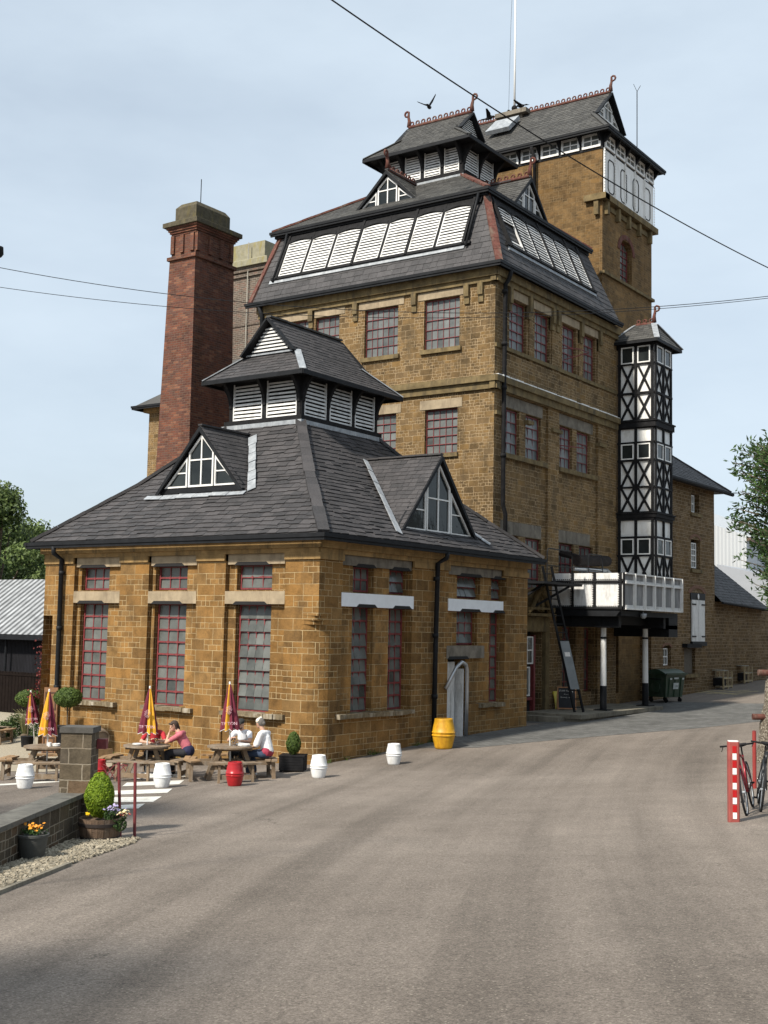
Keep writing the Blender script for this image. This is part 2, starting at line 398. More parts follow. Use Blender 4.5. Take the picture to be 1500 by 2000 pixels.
def gutter(mb,pts,r=.075):   # half-round-ish black gutter as a moulded band
    for p,q in zip(pts,pts[1:]):
        a=(V(q)-V(p)).normalized();e=a*.07
        mb.beam(V(p)-e,V(q)+e,.12,.10);mb.beam(V(p)-e*.5+V((0,0,-.09)),V(q)+e*.5+V((0,0,-.09)),.06,.08)
def gable_window(parent,fr,uc,hw,v0,v1,d,matf='white',gl='glassdark'):
    """triangular dormer light: centre light with mullion and transom, two side lights"""
    s=(v1-v0)/hw
    cw=hw*.33;e=.055;f=MB();g=MB()
    def poly_frame(P,e):
        n=len(P);cx=sum(p[0] for p in P)/n;cy=sum(p[1] for p in P)/n
        # inset by edge offset
        inn=[]
        A=sum(P[i][0]*P[(i+1)%n][1]-P[(i+1)%n][0]*P[i][1] for i in range(n))
        if A<0:P=P[::-1]
        for i in range(n):
            a,b,c=V(P[i-1]),V(P[i]),V(P[(i+1)%n]);d1=(b-a).normalized();d2=(c-b).normalized();n1=V((-d1.y,d1.x));n2=V((-d2.y,d2.x))
            k=e/max(.2,(1+n1.dot(n2)));inn.append(b+(n1+n2)*k)
        for i in range(n):
            j=(i+1)%n;q=[P[i],P[j],tuple(inn[j]),tuple(inn[i])];f.prism(q,fr,d,d+.06)
        g.face([fr.P(p[0],p[1],d+.015) for p in inn],0,rnd.random())
        return inn
    zc=v1-s*cw
    C=[(uc-cw,v0),(uc+cw,v0),(uc+cw,zc-.1*s*cw),(uc,v1-.06),(uc-cw,zc-.1*s*cw)]
    poly_frame(C,e);vm=v0+(zc-v0)*.55
    f.fbox(fr,uc-.022,uc+.022,v0+e,v1-.14,d+.01,d+.05);f.fbox(fr,uc-cw+e,uc+cw-e,vm+.18,vm+.22,d+.01,d+.048)
    for sg in (-1,1):
        u1=cw+.05;zt=v1-s*(u1)-.12;u2=hw-.04
        T=[(uc+sg*u1,v0),(uc+sg*u2,v0),(uc+sg*u1,zt)]
        poly_frame(T,e*.85);zz=v0+(zt-v0)*.48;ue=u1+(u2-u1)*(1-.48)-.06
        a,b=sorted((uc+sg*(u1+.04),uc+sg*ue));f.fbox(fr,a,b,zz-.018,zz+.018,d+.01,d+.045)
    fo=f.build('window_frame',M[matf],parent);g.build('pane',M[gl],parent)
def dormer(parent,fr,uc,hw,v0,v1,slope,back,smat='slate',crestp=False,board=.16):
    """gabled roof dormer; face in plane fr, running back (-N) into the roof"""
    mb=MB();ov=.22;P=fr.P;n=len
    A0,B0,T0=P(uc-hw,v0,0),P(uc+hw,v0,0),P(uc,v1,0)
    A1,B1,T1=P(uc-hw,v0,-back),P(uc+hw,v0,-back),P(uc,v1,-back)
    mb.mesh([A0,B0,T0,A1,B1,T1],[(0,1,2),(3,5,4),(0,2,5,3),(1,4,5,2),(0,3,4,1)],1)
    k=.12
    for sg in (-1,1):
        e0=P(uc+sg*(hw+k),v0-k*(v1-v0)/hw,ov);e1=P(uc+sg*(hw+k),v0-k*(v1-v0)/hw,-back*.35);r0=P(uc,v1+.03,ov);r1=P(uc,v1+.03,-back)
        q0=P(uc+sg*(hw+k)*.0,v1+.03,-back)
        slates(mb,[e0,e1,r1,r0],.17,.26,.014,0)
    ro=mb.build('dormer',[M[smat],M['blackwood']],parent)
    b=MB();fr2=Fr(fr.O,fr.U,fr.W,fr.N)
    s=(v1-v0)/hw
    for sg in (-1,1):  # barge boards
        q=[(uc+sg*(hw+.16),v0-.16*s),(uc+sg*(hw+.04),v0-.16*s),(uc,v1-.12),(uc,v1+.03)]
        b.prism(q,fr,ov-.03,ov+.03);q=[(uc+sg*(hw+.04),v0),(uc+sg*(hw-.12),v0),(uc,v1-.28),(uc,v1-.0)];b.prism(q,fr,.0,.06)
    b.fbox(fr,uc-hw-.05,uc+hw+.05,v0-.16,v0-.02,.0,.13)
    b.build('barge_board',M['black'],ro)
    gable_window(ro,fr,uc,hw-.07,v0,v1-.13,.075)
    l=MB();  # lead apron
    l.fbox(fr,uc-hw-.2,uc+hw+.2,v0-.30,v0-.17,.0,.10);l.build('lead_flashing',M['lead'],ro)
    rd=MB();ridgeline(rd,P(uc,v1+.05,ov),P(uc,v1+.05,-back),.08,.4);rd.build('ridge_tiles',M['slate' if not crestp else 'redtile'],ro)
    return ro
# ---- camera pose (also used to place measured things)
f_=2390.4;pt,ro,yw=R(5.388),R(1.1134),R(-34.76)
cp,sp,cr,sr=math.cos(pt),math.sin(pt),math.cos(ro),math.sin(ro)
r0=V((1,0,0));fw=V((0,cp,sp));u0=V((0,-sp,cp));r1=cr*r0+sr*u0;u1=-sr*r0+cr*u0
ex=V((math.cos(yw),math.sin(yw),0));ey=V((-math.sin(yw),math.cos(yw),0));Mx=Matrix((ex,ey,V((0,0,1))))
r1=Mx@r1;u1=Mx@u1;fw=Mx@fw
CAM=V((18.6596,-24.1249,3.4607))
CAMv,fwv,r1v,u1v=CAM,fw,r1,u1
def gablet(parent,x0,x1,y0,y1,ze,axis,rc,hw,g0,g1,zg,zr,smat='slate',fill='louvre',crestp=False,name='roof',exp=.2,wid=.28,vis=((1,1),(1,1)),ov=.2,soffit=True):
    mb=MB()
    if axis=='y': T=lambda a,b,z:(a,b,z);a0,a1,b0,b1=x0,x1,y0,y1
    else: T=lambda a,b,z:(b,a,z);a0,a1,b0,b1=y0,y1,x0,x1
    # a: across ridge, b: along ridge
    L=[[T(a0,b0,ze),T(a0,b1,ze),T(rc-hw,g1,zg),T(rc-hw,g0,zg)],[T(a1,b0,ze),T(a1,b1,ze),T(rc+hw,g1,zg),T(rc+hw,g0,zg)],
       [T(a0,b0,ze),T(a1,b0,ze),T(rc+hw,g0,zg),T(rc-hw,g0,zg)],[T(a0,b1,ze),T(a1,b1,ze),T(rc+hw,g1,zg),T(rc-hw,g1,zg)]]
    U=[[T(rc-hw,g0-ov,zg),T(rc-hw,g1+ov,zg),T(rc,g1+ov,zr),T(rc,g0-ov,zr)],[T(rc+hw,g0-ov,zg),T(rc+hw,g1+ov,zg),T(rc,g1+ov,zr),T(rc,g0-ov,zr)]]
    for q in L+U: slates(mb,q,exp,wid,.014)
    if soffit: mb.face([(x0,y0,ze-.03),(x1,y0,ze-.03),(x1,y1,ze-.03),(x0,y1,ze-.03)],1)
    for g in (g0,g1): mb.face([T(rc-hw,g,zg),T(rc+hw,g,zg),T(rc,g,zr)],1)
    ro=mb.build(name,[M[smat],M['blackwood']],parent)
    e=MB()
    c=[V((x0,y0,ze)),V((x1,y0,ze)),V((x1,y1,ze)),V((x0,y1,ze))]
    for i in range(4): e.beam(c[i]-V((0,0,.05)),c[(i+1)%4]-V((0,0,.05)),.05,.13)
    for sg,g in ((-1,g0),(1,g1)):
        for s2 in (-1,1):
            p=V(T(rc+s2*(hw+.02),g+sg*ov,zg-.02));q=V(T(rc,g+sg*ov,zr-.03));e.beam(p,q,.06,.2,up=T(0,1,0))
        e.beam(V(T(rc-hw,g+sg*.03,zg+.05)),V(T(rc+hw,g+sg*.03,zg+.05)),.06,.12)
    e.build('barge_board',M['black'],ro)
    h=MB()
    q=[T(rc-hw,g0,zg),T(rc+hw,g0,zg),T(rc+hw,g1,zg),T(rc-hw,g1,zg)];w=[T(a0,b0,ze),T(a1,b0,ze),T(a1,b1,ze),T(a0,b1,ze)]
    for i in range(4): h.beam(V(w[i])+V((0,0,.02)),V(q[i])+V((0,0,.04)),.2,.03,m=0)
    h.beam(V(T(rc-hw,g0-.02,zg+.02)),V(T(rc+hw,g0-.02,zg+.02)),.16,.05);h.beam(V(T(rc-hw,g1+.02,zg+.02)),V(T(rc+hw,g1+.02,zg+.02)),.16,.05)
    h.sep('hip_lead',M['lead' if not crestp else 'slate2'],ro)
    # gable infill
    for sg,g in ((-1,g0),(1,g1)):
        if axis=='y': fr=Fr((0,g,0),(1,0,0),(0,0,1),(0,sg,0))
        else: fr=Fr((g,0,0),(0,1,0),(0,0,1),(sg,0,0))
        if fill=='louvre':
            m=MB();H=zr-zg-.35;n=7
            for j in range(n):
                z=zg+.12+H*j/n;k=(hw-.14)*(1-(z-zg)/(zr-zg))-.06
                if k<.05: continue
                p=[fr.P(rc-k,z,.1),fr.P(rc+k,z,.1),fr.P(rc+k*.93,z+H/n*.6,.02),fr.P(rc-k*.93,z+H/n*.6,.02)];o=V((0,0,.016))
                m.hexa([a-o for a in p]+[a+o for a in p])
            m.build('louvre',M['whitewood'],ro)
        elif sg==1: gable_window(ro,fr,rc,hw-.2,zg+.12,zr-.3,.03,gl='glass')
    if crestp: crest(ro,T(rc,g0-ov,zr+.02),T(rc,g1+ov,zr+.02))
    else:
        rd=MB();ridgeline(rd,T(rc,g0-ov,zr+.02),T(rc,g1+ov,zr+.02),.09,.4,m=0);rd.build('ridge_tiles',M['slate2'],ro)
    return ro
def cupola(parent,x0,x1,y0,y1,z0,z1,nx,ny,ov,nsl=11):
    b=MB();b.box(x0+.12,x1-.12,y0+.12,y1-.12,z0-.9,z1,1)
    b.box(x0-.12,x1+.12,y0-.12,y1+.12,z0-.12,z0+.05,0);b.box(x0-.03,x1+.03,y0-.03,y1+.03,z0-.55,z0-.122,2)
    b.box(x0,x1,y0,y1,z1-.1,z1+.1,0)
    frs=[(FY(y0),x0,x1,nx),(FX(x1),y0,y1,ny),(Fr((0,y1,0),(1,0,0),(0,0,1),(0,1,0)),x0,x1,nx),(Fr((x0,0,0),(0,1,0),(0,0,1),(-1,0,0)),y0,y1,ny)]
    for fr,a,c,n in frs:
        for i in range(n+1):
            u=a+(c-a)*i/n
            if i in (0,n): u+=.075*(1 if i==0 else -1)
            b.fbox(fr,u-.07,u+.07,z0+.05,z1,-.1,.02,0)
            # curved bracket to eave
            for k in range(5):
                t0,t1=k/5,(k+1)/5;d0=ov*.8*(t0**2.2);d1=ov*.8*(t1**2.2);za=z1-.75+.75*t0;zb=z1-.75+.75*t1
                b.hexa([fr.P(u-.055,za,0),fr.P(u+.055,za,0),fr.P(u+.055,za,d0+.06),fr.P(u-.055,za,d0+.06),fr.P(u-.055,zb,0),fr.P(u+.055,zb,0),fr.P(u+.055,zb,d1+.06),fr.P(u-.055,zb,d1+.06)],0)
    o=b.build('cupola',[M['blackwood'],M['dark'],M['lead']],parent)
    for fi,(fr,a,c,n) in enumerate(frs[:2]):
        for i in range(n):
            w=(c-a)/n;u0=a+w*i+(.15 if i==0 else .085);u1=a+w*(i+1)-(.15 if i==n-1 else .085)
            louvre(o,fr,u0,u1,z0+.06,z1-.02,-.03,nsl,mat='whitewood',cov=.6 if ov<.5 else .74)
    return o

# =============================================================== ENGINE HOUSE (front pavilion)
EH=thing('engine_house','low golden ironstone pavilion with slate roof, louvred cupola and tall red framed windows','building',(-5,5,0))
X0,X1,Y0,Y1,ZE=-10.25,0,0,10.95,5.33
fL=FY(0);fR=FX(0)
mb=MB()
lw=[(-8.8,-7.68),(-5.8,-4.64),(-2.82,-1.66)];bays=[(-8.98,-7.07),(-5.95,-4.14),(-3.12,-1.09)]
rg=[]
for (a,b) in bays: rg.append((a,b,1.27,5.3,-.14))
for (a,b) in bays: rg.append((a,b,-1,1.13,-.06))
for (a,b) in lw:
    rg+= [(a-.02,b+.02,4.36,5.07,-.46,1),(a-.02,b+.02,1.22,4.02,-.46,1)]
rg.append((X0,-9.85,-1,3.62,-.35))
relief(mb,fL,X0,-.6,-1,ZE,rg)
rw=[(1.6,2.5),(3.27,4.16),(6.8,8.1),(8.82,9.55)]
rg=[(.97,4.22,1.25,5.3,-.12),(6.12,9.3,1.25,5.3,-.12)]
for a,b in rw: rg.append((a-.02,b+.02,4.36,5.07,-.46,1))
for a,b in (rw[0],rw[1]): rg.append((a-.02,b+.02,1.24,4.02,-.46,1))
rg+=[(8.73,9.47,1.24,4.02,-.46,1),(6.78,7.97,2.98,4.02,-.46,1),(6.12,7.3,-1,2.62,-.5,1)]
relief(mb,fR,.6,Y1,-1,ZE,rg)
# near corner: square above, rounded below with a stop
mb.box(-.6,0,0,.6,3.72,ZE)
n=7
arc=[(-.6+.6*math.sin(pi/2*k/n),.6-.6*math.cos(pi/2*k/n)) for k in range(n+1)]
for k in range(n):
    a,b=arc[k],arc[k+1];mb.face([(a[0],a[1],-1),(b[0],b[1],-1),(b[0],b[1],3.5),(a[0],a[1],3.5)])
for i,(z,s) in enumerate(((3.5,.5),(3.6,.2))):
    arc2=[(-.6+(.6)*math.sin(pi/2*k/n)*(1+(1/ max(math.sin(pi/2*k/n),math.cos(pi/2*k/n))-1)*(1-s)),.6-.6*math.cos(pi/2*k/n)*(1+(1/ max(math.sin(pi/2*k/n),math.cos(pi/2*k/n))-1)*(1-s))) for k in range(n+1)]
    mb.mesh([(p[0],p[1],z) for p in arc2]+[(p[0],p[1],z+.12) for p in arc2]+[(-.6,.6,z),(-.6,.6,z+.12)],[(k,k+1,n+2+k,n+1+k) for k in range(n)]+[tuple(range(n+1))+(2*n+2,),tuple(range(n+1,2*n+2))+(2*n+3,)])
mb.face([(X0,0,-1),(X0,Y1,-1),(X0,Y1,ZE),(X0,0,ZE)]);mb.face([(X0,Y1,-1),(0,Y1,-1),(0,Y1,ZE),(X0,Y1,ZE)])
# plinth roughness at left end: chamfer cutaway lower-left corner
wall=mb.build('wall',[M['ashlar'],M['dark']],EH)
mb=MB()   # cornice with stepped mouldings following the piers
for fr,a,b,piers in ((fL,X0-.12,.12,[(X0,-8.98),(-7.07,-5.95),(-4.14,-3.12),(-1.09,.07)]),(fR,-.12,Y1,[(-.07,.97),(4.22,6.12),(9.3,Y1)])):
    mb.fbox(fr,a+.12,b-.12,5.3,5.42,-.3,.06);mb.fbox(fr,a,b,5.421,5.60,-.3,.13+(.003 if fr is fR else 0))
    for p,q in piers: mb.fbox(fr,p+(.003 if p<0 and fr is fR else 0),q,5.13,5.298,-.1,.062)
mb.build('cornice',M['cut'],EH)
mb=MB()
for a,b in bays: mb.fbox(fL,a+.002,b-.002,4.0,4.33,-.3,.006);mb.fbox(fL,a+.05,b-.05,5.03,5.298,-.3,-.03)
lt=mb.sep('lintel',M['lintel'],EH)
mb=MB()
for a,b in ((.93,4.26),(6.09,9.33)): mb.fbox(fR,a,b,3.98,4.33,-.3,.022)
mb.sep('painted_band',M['whitestone'],EH)
mb=MB()
for a,b in ((.98,4.21),(6.13,9.29)): mb.fbox(fR,a,b,5.04,5.297,-.3,-.03)
mb.fbox(fR,6.05,8.2,2.60,2.97,-.3,.012)
mb.sep('dark_lintel',M['greystone'],EH)
mb=MB() # black solids painting the shade of undercut notches above openings, nothing is cut
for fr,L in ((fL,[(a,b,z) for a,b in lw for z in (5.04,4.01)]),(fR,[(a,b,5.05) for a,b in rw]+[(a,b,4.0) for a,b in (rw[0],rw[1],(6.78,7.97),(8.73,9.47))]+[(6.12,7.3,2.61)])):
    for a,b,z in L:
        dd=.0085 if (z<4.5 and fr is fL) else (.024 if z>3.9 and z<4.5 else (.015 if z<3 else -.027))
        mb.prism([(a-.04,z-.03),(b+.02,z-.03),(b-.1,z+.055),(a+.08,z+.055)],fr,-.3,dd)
mb.sep('lintel_notch_shade',M['dark'],EH)
mb=MB()
def rough_sill(fr,a,b,z0,z1,d):
    n=max(3,int((b-a)/.3));
    for i in range(n):
        u0=a+(b-a)*i/n;u1=a+(b-a)*(i+1)/n
        mb.fbox(fr,u0,u1-.006,z0+rnd.uniform(-.015,.015),z1+rnd.uniform(-.015,.012),-.45,d+rnd.uniform(-.03,.03))
for a,b in ((-8.9,-7.0),(-5.95,-4.12),(-3.1,-.98)): rough_sill(fL,a,b,1.12,1.235,.13)
for a,b in ((.8,4.24),(7.92,9.35)): rough_sill(fR,a,b,1.13,1.25,.14)
mb.sep('sill',M['sill'],EH)
for i,(a,b) in enumerate(lw):
    window(EH,fL,a,b,4.38,5.03,-.30,3,2,tilt=.05 if i==2 else .012)
    window(EH,fL,a,b,1.235,4.0,-.30,3 if i==0 else (3 if i==1 else 4),8,tilt=(.012,.02,.075)[i])
for i,(a,b) in enumerate(rw): window(EH,fR,a,b,4.38,5.03,-.32,3 if i<2 else 4-(i==3),2,tilt=.02 if i==0 else .11)
for i,(a,b,z,r_) in enumerate(((1.6,2.5,1.25,8),(3.27,4.16,1.25,8),(6.78,7.97,3.0,3),(8.73,9.47,1.25,8))): window(EH,fR,a,b,z,4.0,-.32,3 if i<3 else 2,r_,tilt=(.07,.03,.05,.02)[i])
# sliding door and its parts in the right wall
mb=MB();
for k in range(7): mb.fbox(fR,6.13+k*.105,6.228+k*.105,.28,2.5,-.25,-.21+(.006 if k%2 else 0))
dr=mb.build('door',M['whitewood'],EH);mb=MB();mb.tube([fR.P(5.9,1.75,.08),fR.P(6.45,2.35,.1),fR.P(6.75,2.5,.1),fR.P(6.98,2.42,.1),fR.P(7.05,2.25,.1),fR.P(7.06,1.5,.1),fR.P(7.04,.35,.1)],.055,10);mb.build('steam_pipe',simple('galvanised',(.42,.43,.44),.35,.7,.15,5,.1),EH,smooth=True)
mb=MB();mb.fbox(fR,6.95,7.0,.3,2.3,-.3,.02);mb.build('door_post',M['whitewood'],EH)
# main roof
rc=[(-10.55,.37,-.35,11.3,5.76),(-8.45,-1.9,1.9,9.3,7.6),(-6.6,-3.7,3.7,7.66,9.45)]
mb=MB()
def ring(c): return [V((c[0],c[2],c[4])),V((c[1],c[2],c[4])),V((c[1],c[3],c[4])),V((c[0],c[3],c[4]))]
for lv in (0,1):
    A,B=ring(rc[lv]),ring(rc[lv+1])
    for i in range(4):
        j=(i+1)%4;q=[A[i],A[j],B[j],B[i]]
        if i in (0,1): slates(mb,q,.20,.38,.026,0,.030,tl=(0,1))
        elif i==3: slates(mb,q,.3,.5,.02)
        else:
            q=[V((max(p.x,-20),min(p.y,99),p.z)) for p in q];mb.face(q,0,.3)
roof=mb.build('roof',[M['slate']],EH)
mb=MB()
for lv in (0,1):
    A,B=ring(rc[lv]),ring(rc[lv+1])
    for i in (0,1,2,3): ridgeline(mb,A[i],B[i],.15,.42,lift=.03)
mb.sep('hip_tiles',M['slate'],roof)
mb=MB();mb.box(-6.72,-3.58,3.58,7.78,9.36,9.50);mb.build('lead_apron',M['lead'],roof)
mb=MB() # lead valley strips beside the dormers
def strip(p,q,w,up):
    p=V(p);q=V(q);n=6
    for i in range(n): mb.beam(p.lerp(q,i/n)+V((0,0,rnd.uniform(-.01,.02))),p.lerp(q,(i+.97)/n),w*rnd.uniform(.85,1.15),.02,up=up)
strip((-3.42,1.28,7.16),(-5.15,3.25,9.06),.24,(0,-.7,.7))
strip((.12,3.35,6.03),(-2.65,5.55,8.47),.2,(.7,0,.7));strip((.12,8.3,6.03),(-1.2,7.3,7.13),.2,(.7,0,.7))
strip((-7.4,1.17,7.08),(-3.55,1.17,7.08),.2,(0,-.6,.8))
strip((.03,3.7,6.02),(.03,8.3,6.02),.2,(.6,0,.8))
mb.sep('lead_valley',M['lead'],roof)
mb=MB();gutter(mb,[(-10.62,-.42,5.70),(.44,-.42,5.70),(.44,11.25,5.70)]);gutter(mb,[(-10.62,-.42,5.70),(-10.62,11,5.70)]);mb.build('gutter',M['black'],EH)
mb=MB();mb.tube([(-9.45,-.42,5.62),(-9.45,-.40,5.42),(-9.42,-.12,5.25),(-9.42,-.1,1.6),(-9.42,-.1,-.3)],.07,10);
for z in (1.5,3.2,4.8): mb.tube([(-9.42,-.1,z),(-9.42,-.1,z+.12)],.09,10)
mb.build('downpipe',M['black'],EH,smooth=True)
mb=MB();mb.tube([(.44,5.32,5.62),(.42,5.32,5.45),(.14,5.3,5.3),(.12,5.27,3),(.12,5.24,.3)],.068,10)
for z in (1.5,3.2,4.8): mb.tube([(.12,5.26,z),(.12,5.26,z+.12)],.09,10)
mb.build('downpipe',M['black'],EH,smooth=True)
dormer(EH,FY(1.45),-5.38,1.52,7.35,9.05,1,1.9)
dormer(EH,FX(-.32),5.82,1.98,6.22,8.45,1,2.9)
cu=cupola(EH,-6.55,-3.75,3.76,7.66,9.6,10.82,2,3,.45,10)
gablet(EH,-7.15,-3.2,3.12,8.3,10.86,'y',-5.15,1.0,4.02,7.3,11.68,12.78,'slate','louvre',name='cupola_roof',exp=.17,wid=.24)

# =============================================================== MAIN BREWHOUSE
BH=thing('brewhouse','tall ironstone brewhouse with mansard roof of white louvres and a louvred lantern','building',(-6.5,16,0))
bx0,bx1,by0,by1=-11.75,-1.36,11.04,20.9
gL=FY(by0);gR=FX(bx1)
mb=MB()
w3=[(-4.2,-2.75),(-6.75,-5.3),(-9.0,-7.9),(-10.5,-9.3)]
rg=[(-13,-1.36,11.96,12.08,.04)]
for a,b in w3: rg.append((a,b,13.1,14.85,-.3,1))
for a,b in ((-4.1,-2.78),(-6.25,-5.3),(-9,-7.8)): rg.append((a,b,9.4,10.97,-.3,1))
relief(mb,gL,bx0,bx1,0,15.35,rg)
r3=[(12.12,13.02),(13.98,14.82),(16.18,16.98),(17.97,18.7)]
r2=[(11.95,12.65),(13.45,14.27),(16.1,16.8),(17.52,18.33)]
r1=[(12.0,12.65),(13.5,14.35),(16.07,16.97),(17.75,18.63)]
rg=[(11.7,14.95,12.1,15.1,-.0),]
rg=[(11.55,15.0,-1,11.45,-.10),(15.85,19.2,-1,11.45,-.10),(11.75,13.5,12.85,15.15,-.05),(13.75,15.25,12.85,15.15,-.05),(15.95,17.5,12.85,15.15,-.05),(17.75,19.15,12.85,15.15,-.05)]
for a,b in r3: rg.append((a,b+.33,13.1,14.82,-.5,1))
for a,b in r2: rg.append((a,b+.33,9.43,11.0,-.5,1))
for a,b in r1: rg.append((a,b+.33,4.9,6.66,-.5,1))
rg+=[(13.25,14.75,-1,3.42,-.55,1),(16.38,17.5,.75,3.6,-.5,1),(18.2,19.1,1.2,3.6,-.5,1)]
relief(mb,gR,by0,by1,-1,15.35,rg)
mb.face([(bx0,by0,0),(bx0,by1,0),(bx0,by1,15.4),(bx0,by0,15.4)]);mb.face([(bx0,by1,0),(bx1,by1,0),(bx1,by1,15.4),(bx0,by1,15.4)])
mb.build('wall',[M['brown'],M['dark']],BH)
mb=MB() # string course, sill bands, cornice with long brackets
for fr,a,b,e in ((gL,bx0,bx1+.16,0),(gR,by0-.16,by1-.02,.003)):
    mb.fbox(fr,a,b,11.48,11.72,-.1,.10+e);mb.fbox(fr,a,b,11.722,11.93,-.1,.20+e)
    mb.fbox(fr,a,b,15.15,15.32,-.1,.10+e);mb.fbox(fr,a,b,15.322,15.6,-.1,.2+e)
mb.fbox(gR,by0+.02,by1-.05,12.92,13.05,-.04,.06);
for a,b in ((13.3,13.72),(15.2,15.95),(11.06,11.55),(19.15,19.8)): mb.fbox(gR,a,b,10.62,10.75,-.1,.10)
for a in (12.0,13.45,15.25,15.65,17.6,19.25): mb.fbox(gR,a-.1,a+.1,14.6,15.14,-.1,.12);mb.fbox(gR,a-.1,a+.1,14.35,14.6,-.1,.06)
for a in (-1.9,-2.45,-4.6,-7.15,-9.2,-11.0): mb.fbox(gL,a-.1,a+.1,14.75,15.14,-.1,.12);mb.fbox(gL,a-.1,a+.1,14.5,14.75,-.1,.06)
mb.build('string_course',M['cutdark'],BH)
mb=MB()
u=by0-.1
while u<by1-.1:
    w_=rnd.uniform(.2,.8);mb.fbox(gR,u,min(u+w_*.9,by1-.1),11.93,11.93+rnd.uniform(.02,.05),-.05,.21+rnd.uniform(0,.012));u+=w_
mb.build('lime_crust',M['white'],BH)
mb=MB()
for a,b in w3: mb.fbox(gL,a-.25,b+.25,14.87,15.13,-.2,.025)
for a,b in ((-4.3,-2.6),(-6.4,-5.1)): mb.fbox(gL,a,b,10.98,11.3,-.2,.02)
for a,b in r3: mb.fbox(gR,a-.2,b+.5,14.84,15.14,-.4,.02)
mb.sep('lintel',M['lintel'],BH)
mb=MB()
for a,b in ((11.6,14.7),(15.75,18.7)): mb.fbox(gR,a,b-.05,6.68,7.13,-.4,-.08)
for a,b in ((11.6,14.7),(15.75,18.9)): mb.fbox(gR,a,b,11.02,11.42,-.4,-.085)
mb.sep('dark_lintel',M['greystone'],BH)
mb=MB()
for a,b in w3: mb.fbox(gL,a-.1,b+.1,12.93,13.08,-.3,.10)
for a,b in ((-4.1,-2.78),(-6.25,-5.3)): mb.fbox(gL,a-.05,b+.05,9.28,9.42,-.3,.08)
for a,b in ((11.6,14.95),(15.9,19.1)): mb.fbox(gR,a,b,9.26,9.42,-.5,.04)
mb.sep('sill',M['cutdark'],BH)
for i,(a,b) in enumerate(w3): window(BH,gL,a,b,13.1,14.84,-.14,6 if i<2 else 4,5,bar=.014,hb=.018,edge=.025,gl='glasspale')
for a,b in ((-4.1,-2.78),(-6.25,-5.3)): window(BH,gL,a,b,9.43,10.96,-.14,5 if b>-3 else 3,5,bar=.018,hb=.022,edge=.03,gl='glasspale')
for a,b in r3: window(BH,gR,a+.0,b+.33,13.1,14.8,-.20,3,5,bar=.022,hb=.032,tilt=.02,gl='glasspale')
for a,b in r2: window(BH,gR,a,b+.33,9.43,10.98,-.24,3,4,bar=.018,hb=.028,tilt=.03,gl='glasspale')
for a,b in r1: window(BH,gR,a,b+.33,4.9,6.64,-.24,3,5,bar=.022,hb=.032)
window(BH,gR,16.4,17.48,.78,3.58,-.38,3,7);window(BH,gR,18.22,19.08,1.22,3.58,-.38,3,6)
# open casement stay
mb=MB();mb.tube([gR.P(16.3,13.95,-.3),gR.P(16.75,13.92,.35),gR.P(17.2,13.85,.55),gR.P(16.6,13.55,-.2)],.02,6);mb.tube([gR.P(16.3,10.3,-.3),gR.P(16.9,10.2,.5)],.02,6);mb.sep('casement_stay',M['red'],BH)
# mansard
mb=MB();k=.43
m0=dict(x0=-12.0,x1=-1.03,y0=10.71,y1=21.0,z=15.68);H=2.95
lo=[V((-12.0,10.71,15.68)),V((-1.03,10.71,15.68)),V((-1.03,20.55,15.68)),V((-12.0,20.55,15.68))]
hi=[V((-11.6,11.98,18.63)),V((-2.3,11.98,18.63)),V((-2.3,20.1,18.63)),V((-11.6,20.1,18.63))]
for i in range(4):
    j=(i+1)%4;q=[lo[i],lo[j],hi[j],hi[i]]
    if i<2: slates(mb,q,.25,.34,.014,0,.008,tl=(.1,1))
    else: mb.face(q,0)
ms=mb.build('mansard',[M['slate3']],BH)
mb=MB();ridgeline(mb,lo[1],hi[1],.13,.5);ridgeline(mb,lo[0],hi[0],.13,.5);mb.sep('hip_tiles',M['redtile'],ms)
NL=V((0,-2.95,1.27)).normalized();mL=Fr((0,10.71,15.68),(1,0,0),(0,1.27,2.95),NL)
NR=V((2.95,0,1.27)).normalized();mR=Fr((-1.03,0,15.68),(0,1,0),(-1.27,0,2.95),NR)
def arcade(fr,u0,u1,n,v0,v1,broken):
    b=MB();b.fbox(fr,u0-.28,u1+.28,v0-.12,v0,.0,.12);b.fbox(fr,u0-.28,u1+.28,v1,v1+.25,.0,.11)
    w=(u1-u0)/n
    for i in range(n+1): b.fbox(fr,u0+i*w-.05,u0+i*w+.05,v0-.1,v1+.25,.0,.12+(.03 if i in (0,3,5,n) else 0))
    for i in range(n):
        a,c=u0+i*w+.05,u0+(i+1)*w-.05;P=[(a,v1+.001)];
        for j in range(9): P.append((a+(c-a)*j/8,v1-.13+.125*math.sin(pi*j/8)))
        P.append((c,v1+.001));b.prism(P,fr,.02,.14)
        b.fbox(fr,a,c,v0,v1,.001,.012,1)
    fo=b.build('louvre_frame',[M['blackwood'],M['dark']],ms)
    for i in range(n):
        louvre(fo,fr,u0+i*w+.05,u0+(i+1)*w-.05,v0,v1,.05,13,broken=broken if i==0 and broken else None)
arcade(mL,-10.95,-2.65,7,1.1,2.80,None);arcade(mR,12.1,18.7,6,1.1,2.80,(2,3,4,5,6,7))
mb=MB();mb.fbox(mL,-11.3,-2.6,.84,1.0,.02,.06);mb.fbox(mR,11.9,18.95,.84,1.0,.02,.06);mb.sep('lead_flashing',M['lead'],ms)
mb=MB();gutter(mb,[(-12.1,10.65,15.68),(-.97,10.65,15.68),(-.97,20.55,15.68)]);mb.build('gutter',M['black'],BH)
mb=MB();gutter(mb,[(-11.85,11.72,18.75),(-2.1,11.72,18.75),(-2.1,20.1,18.75)]);mb.box(-11.75,-2.2,11.8,20.1,18.55,18.68);mb.build('eaves_board',M['black'],BH)
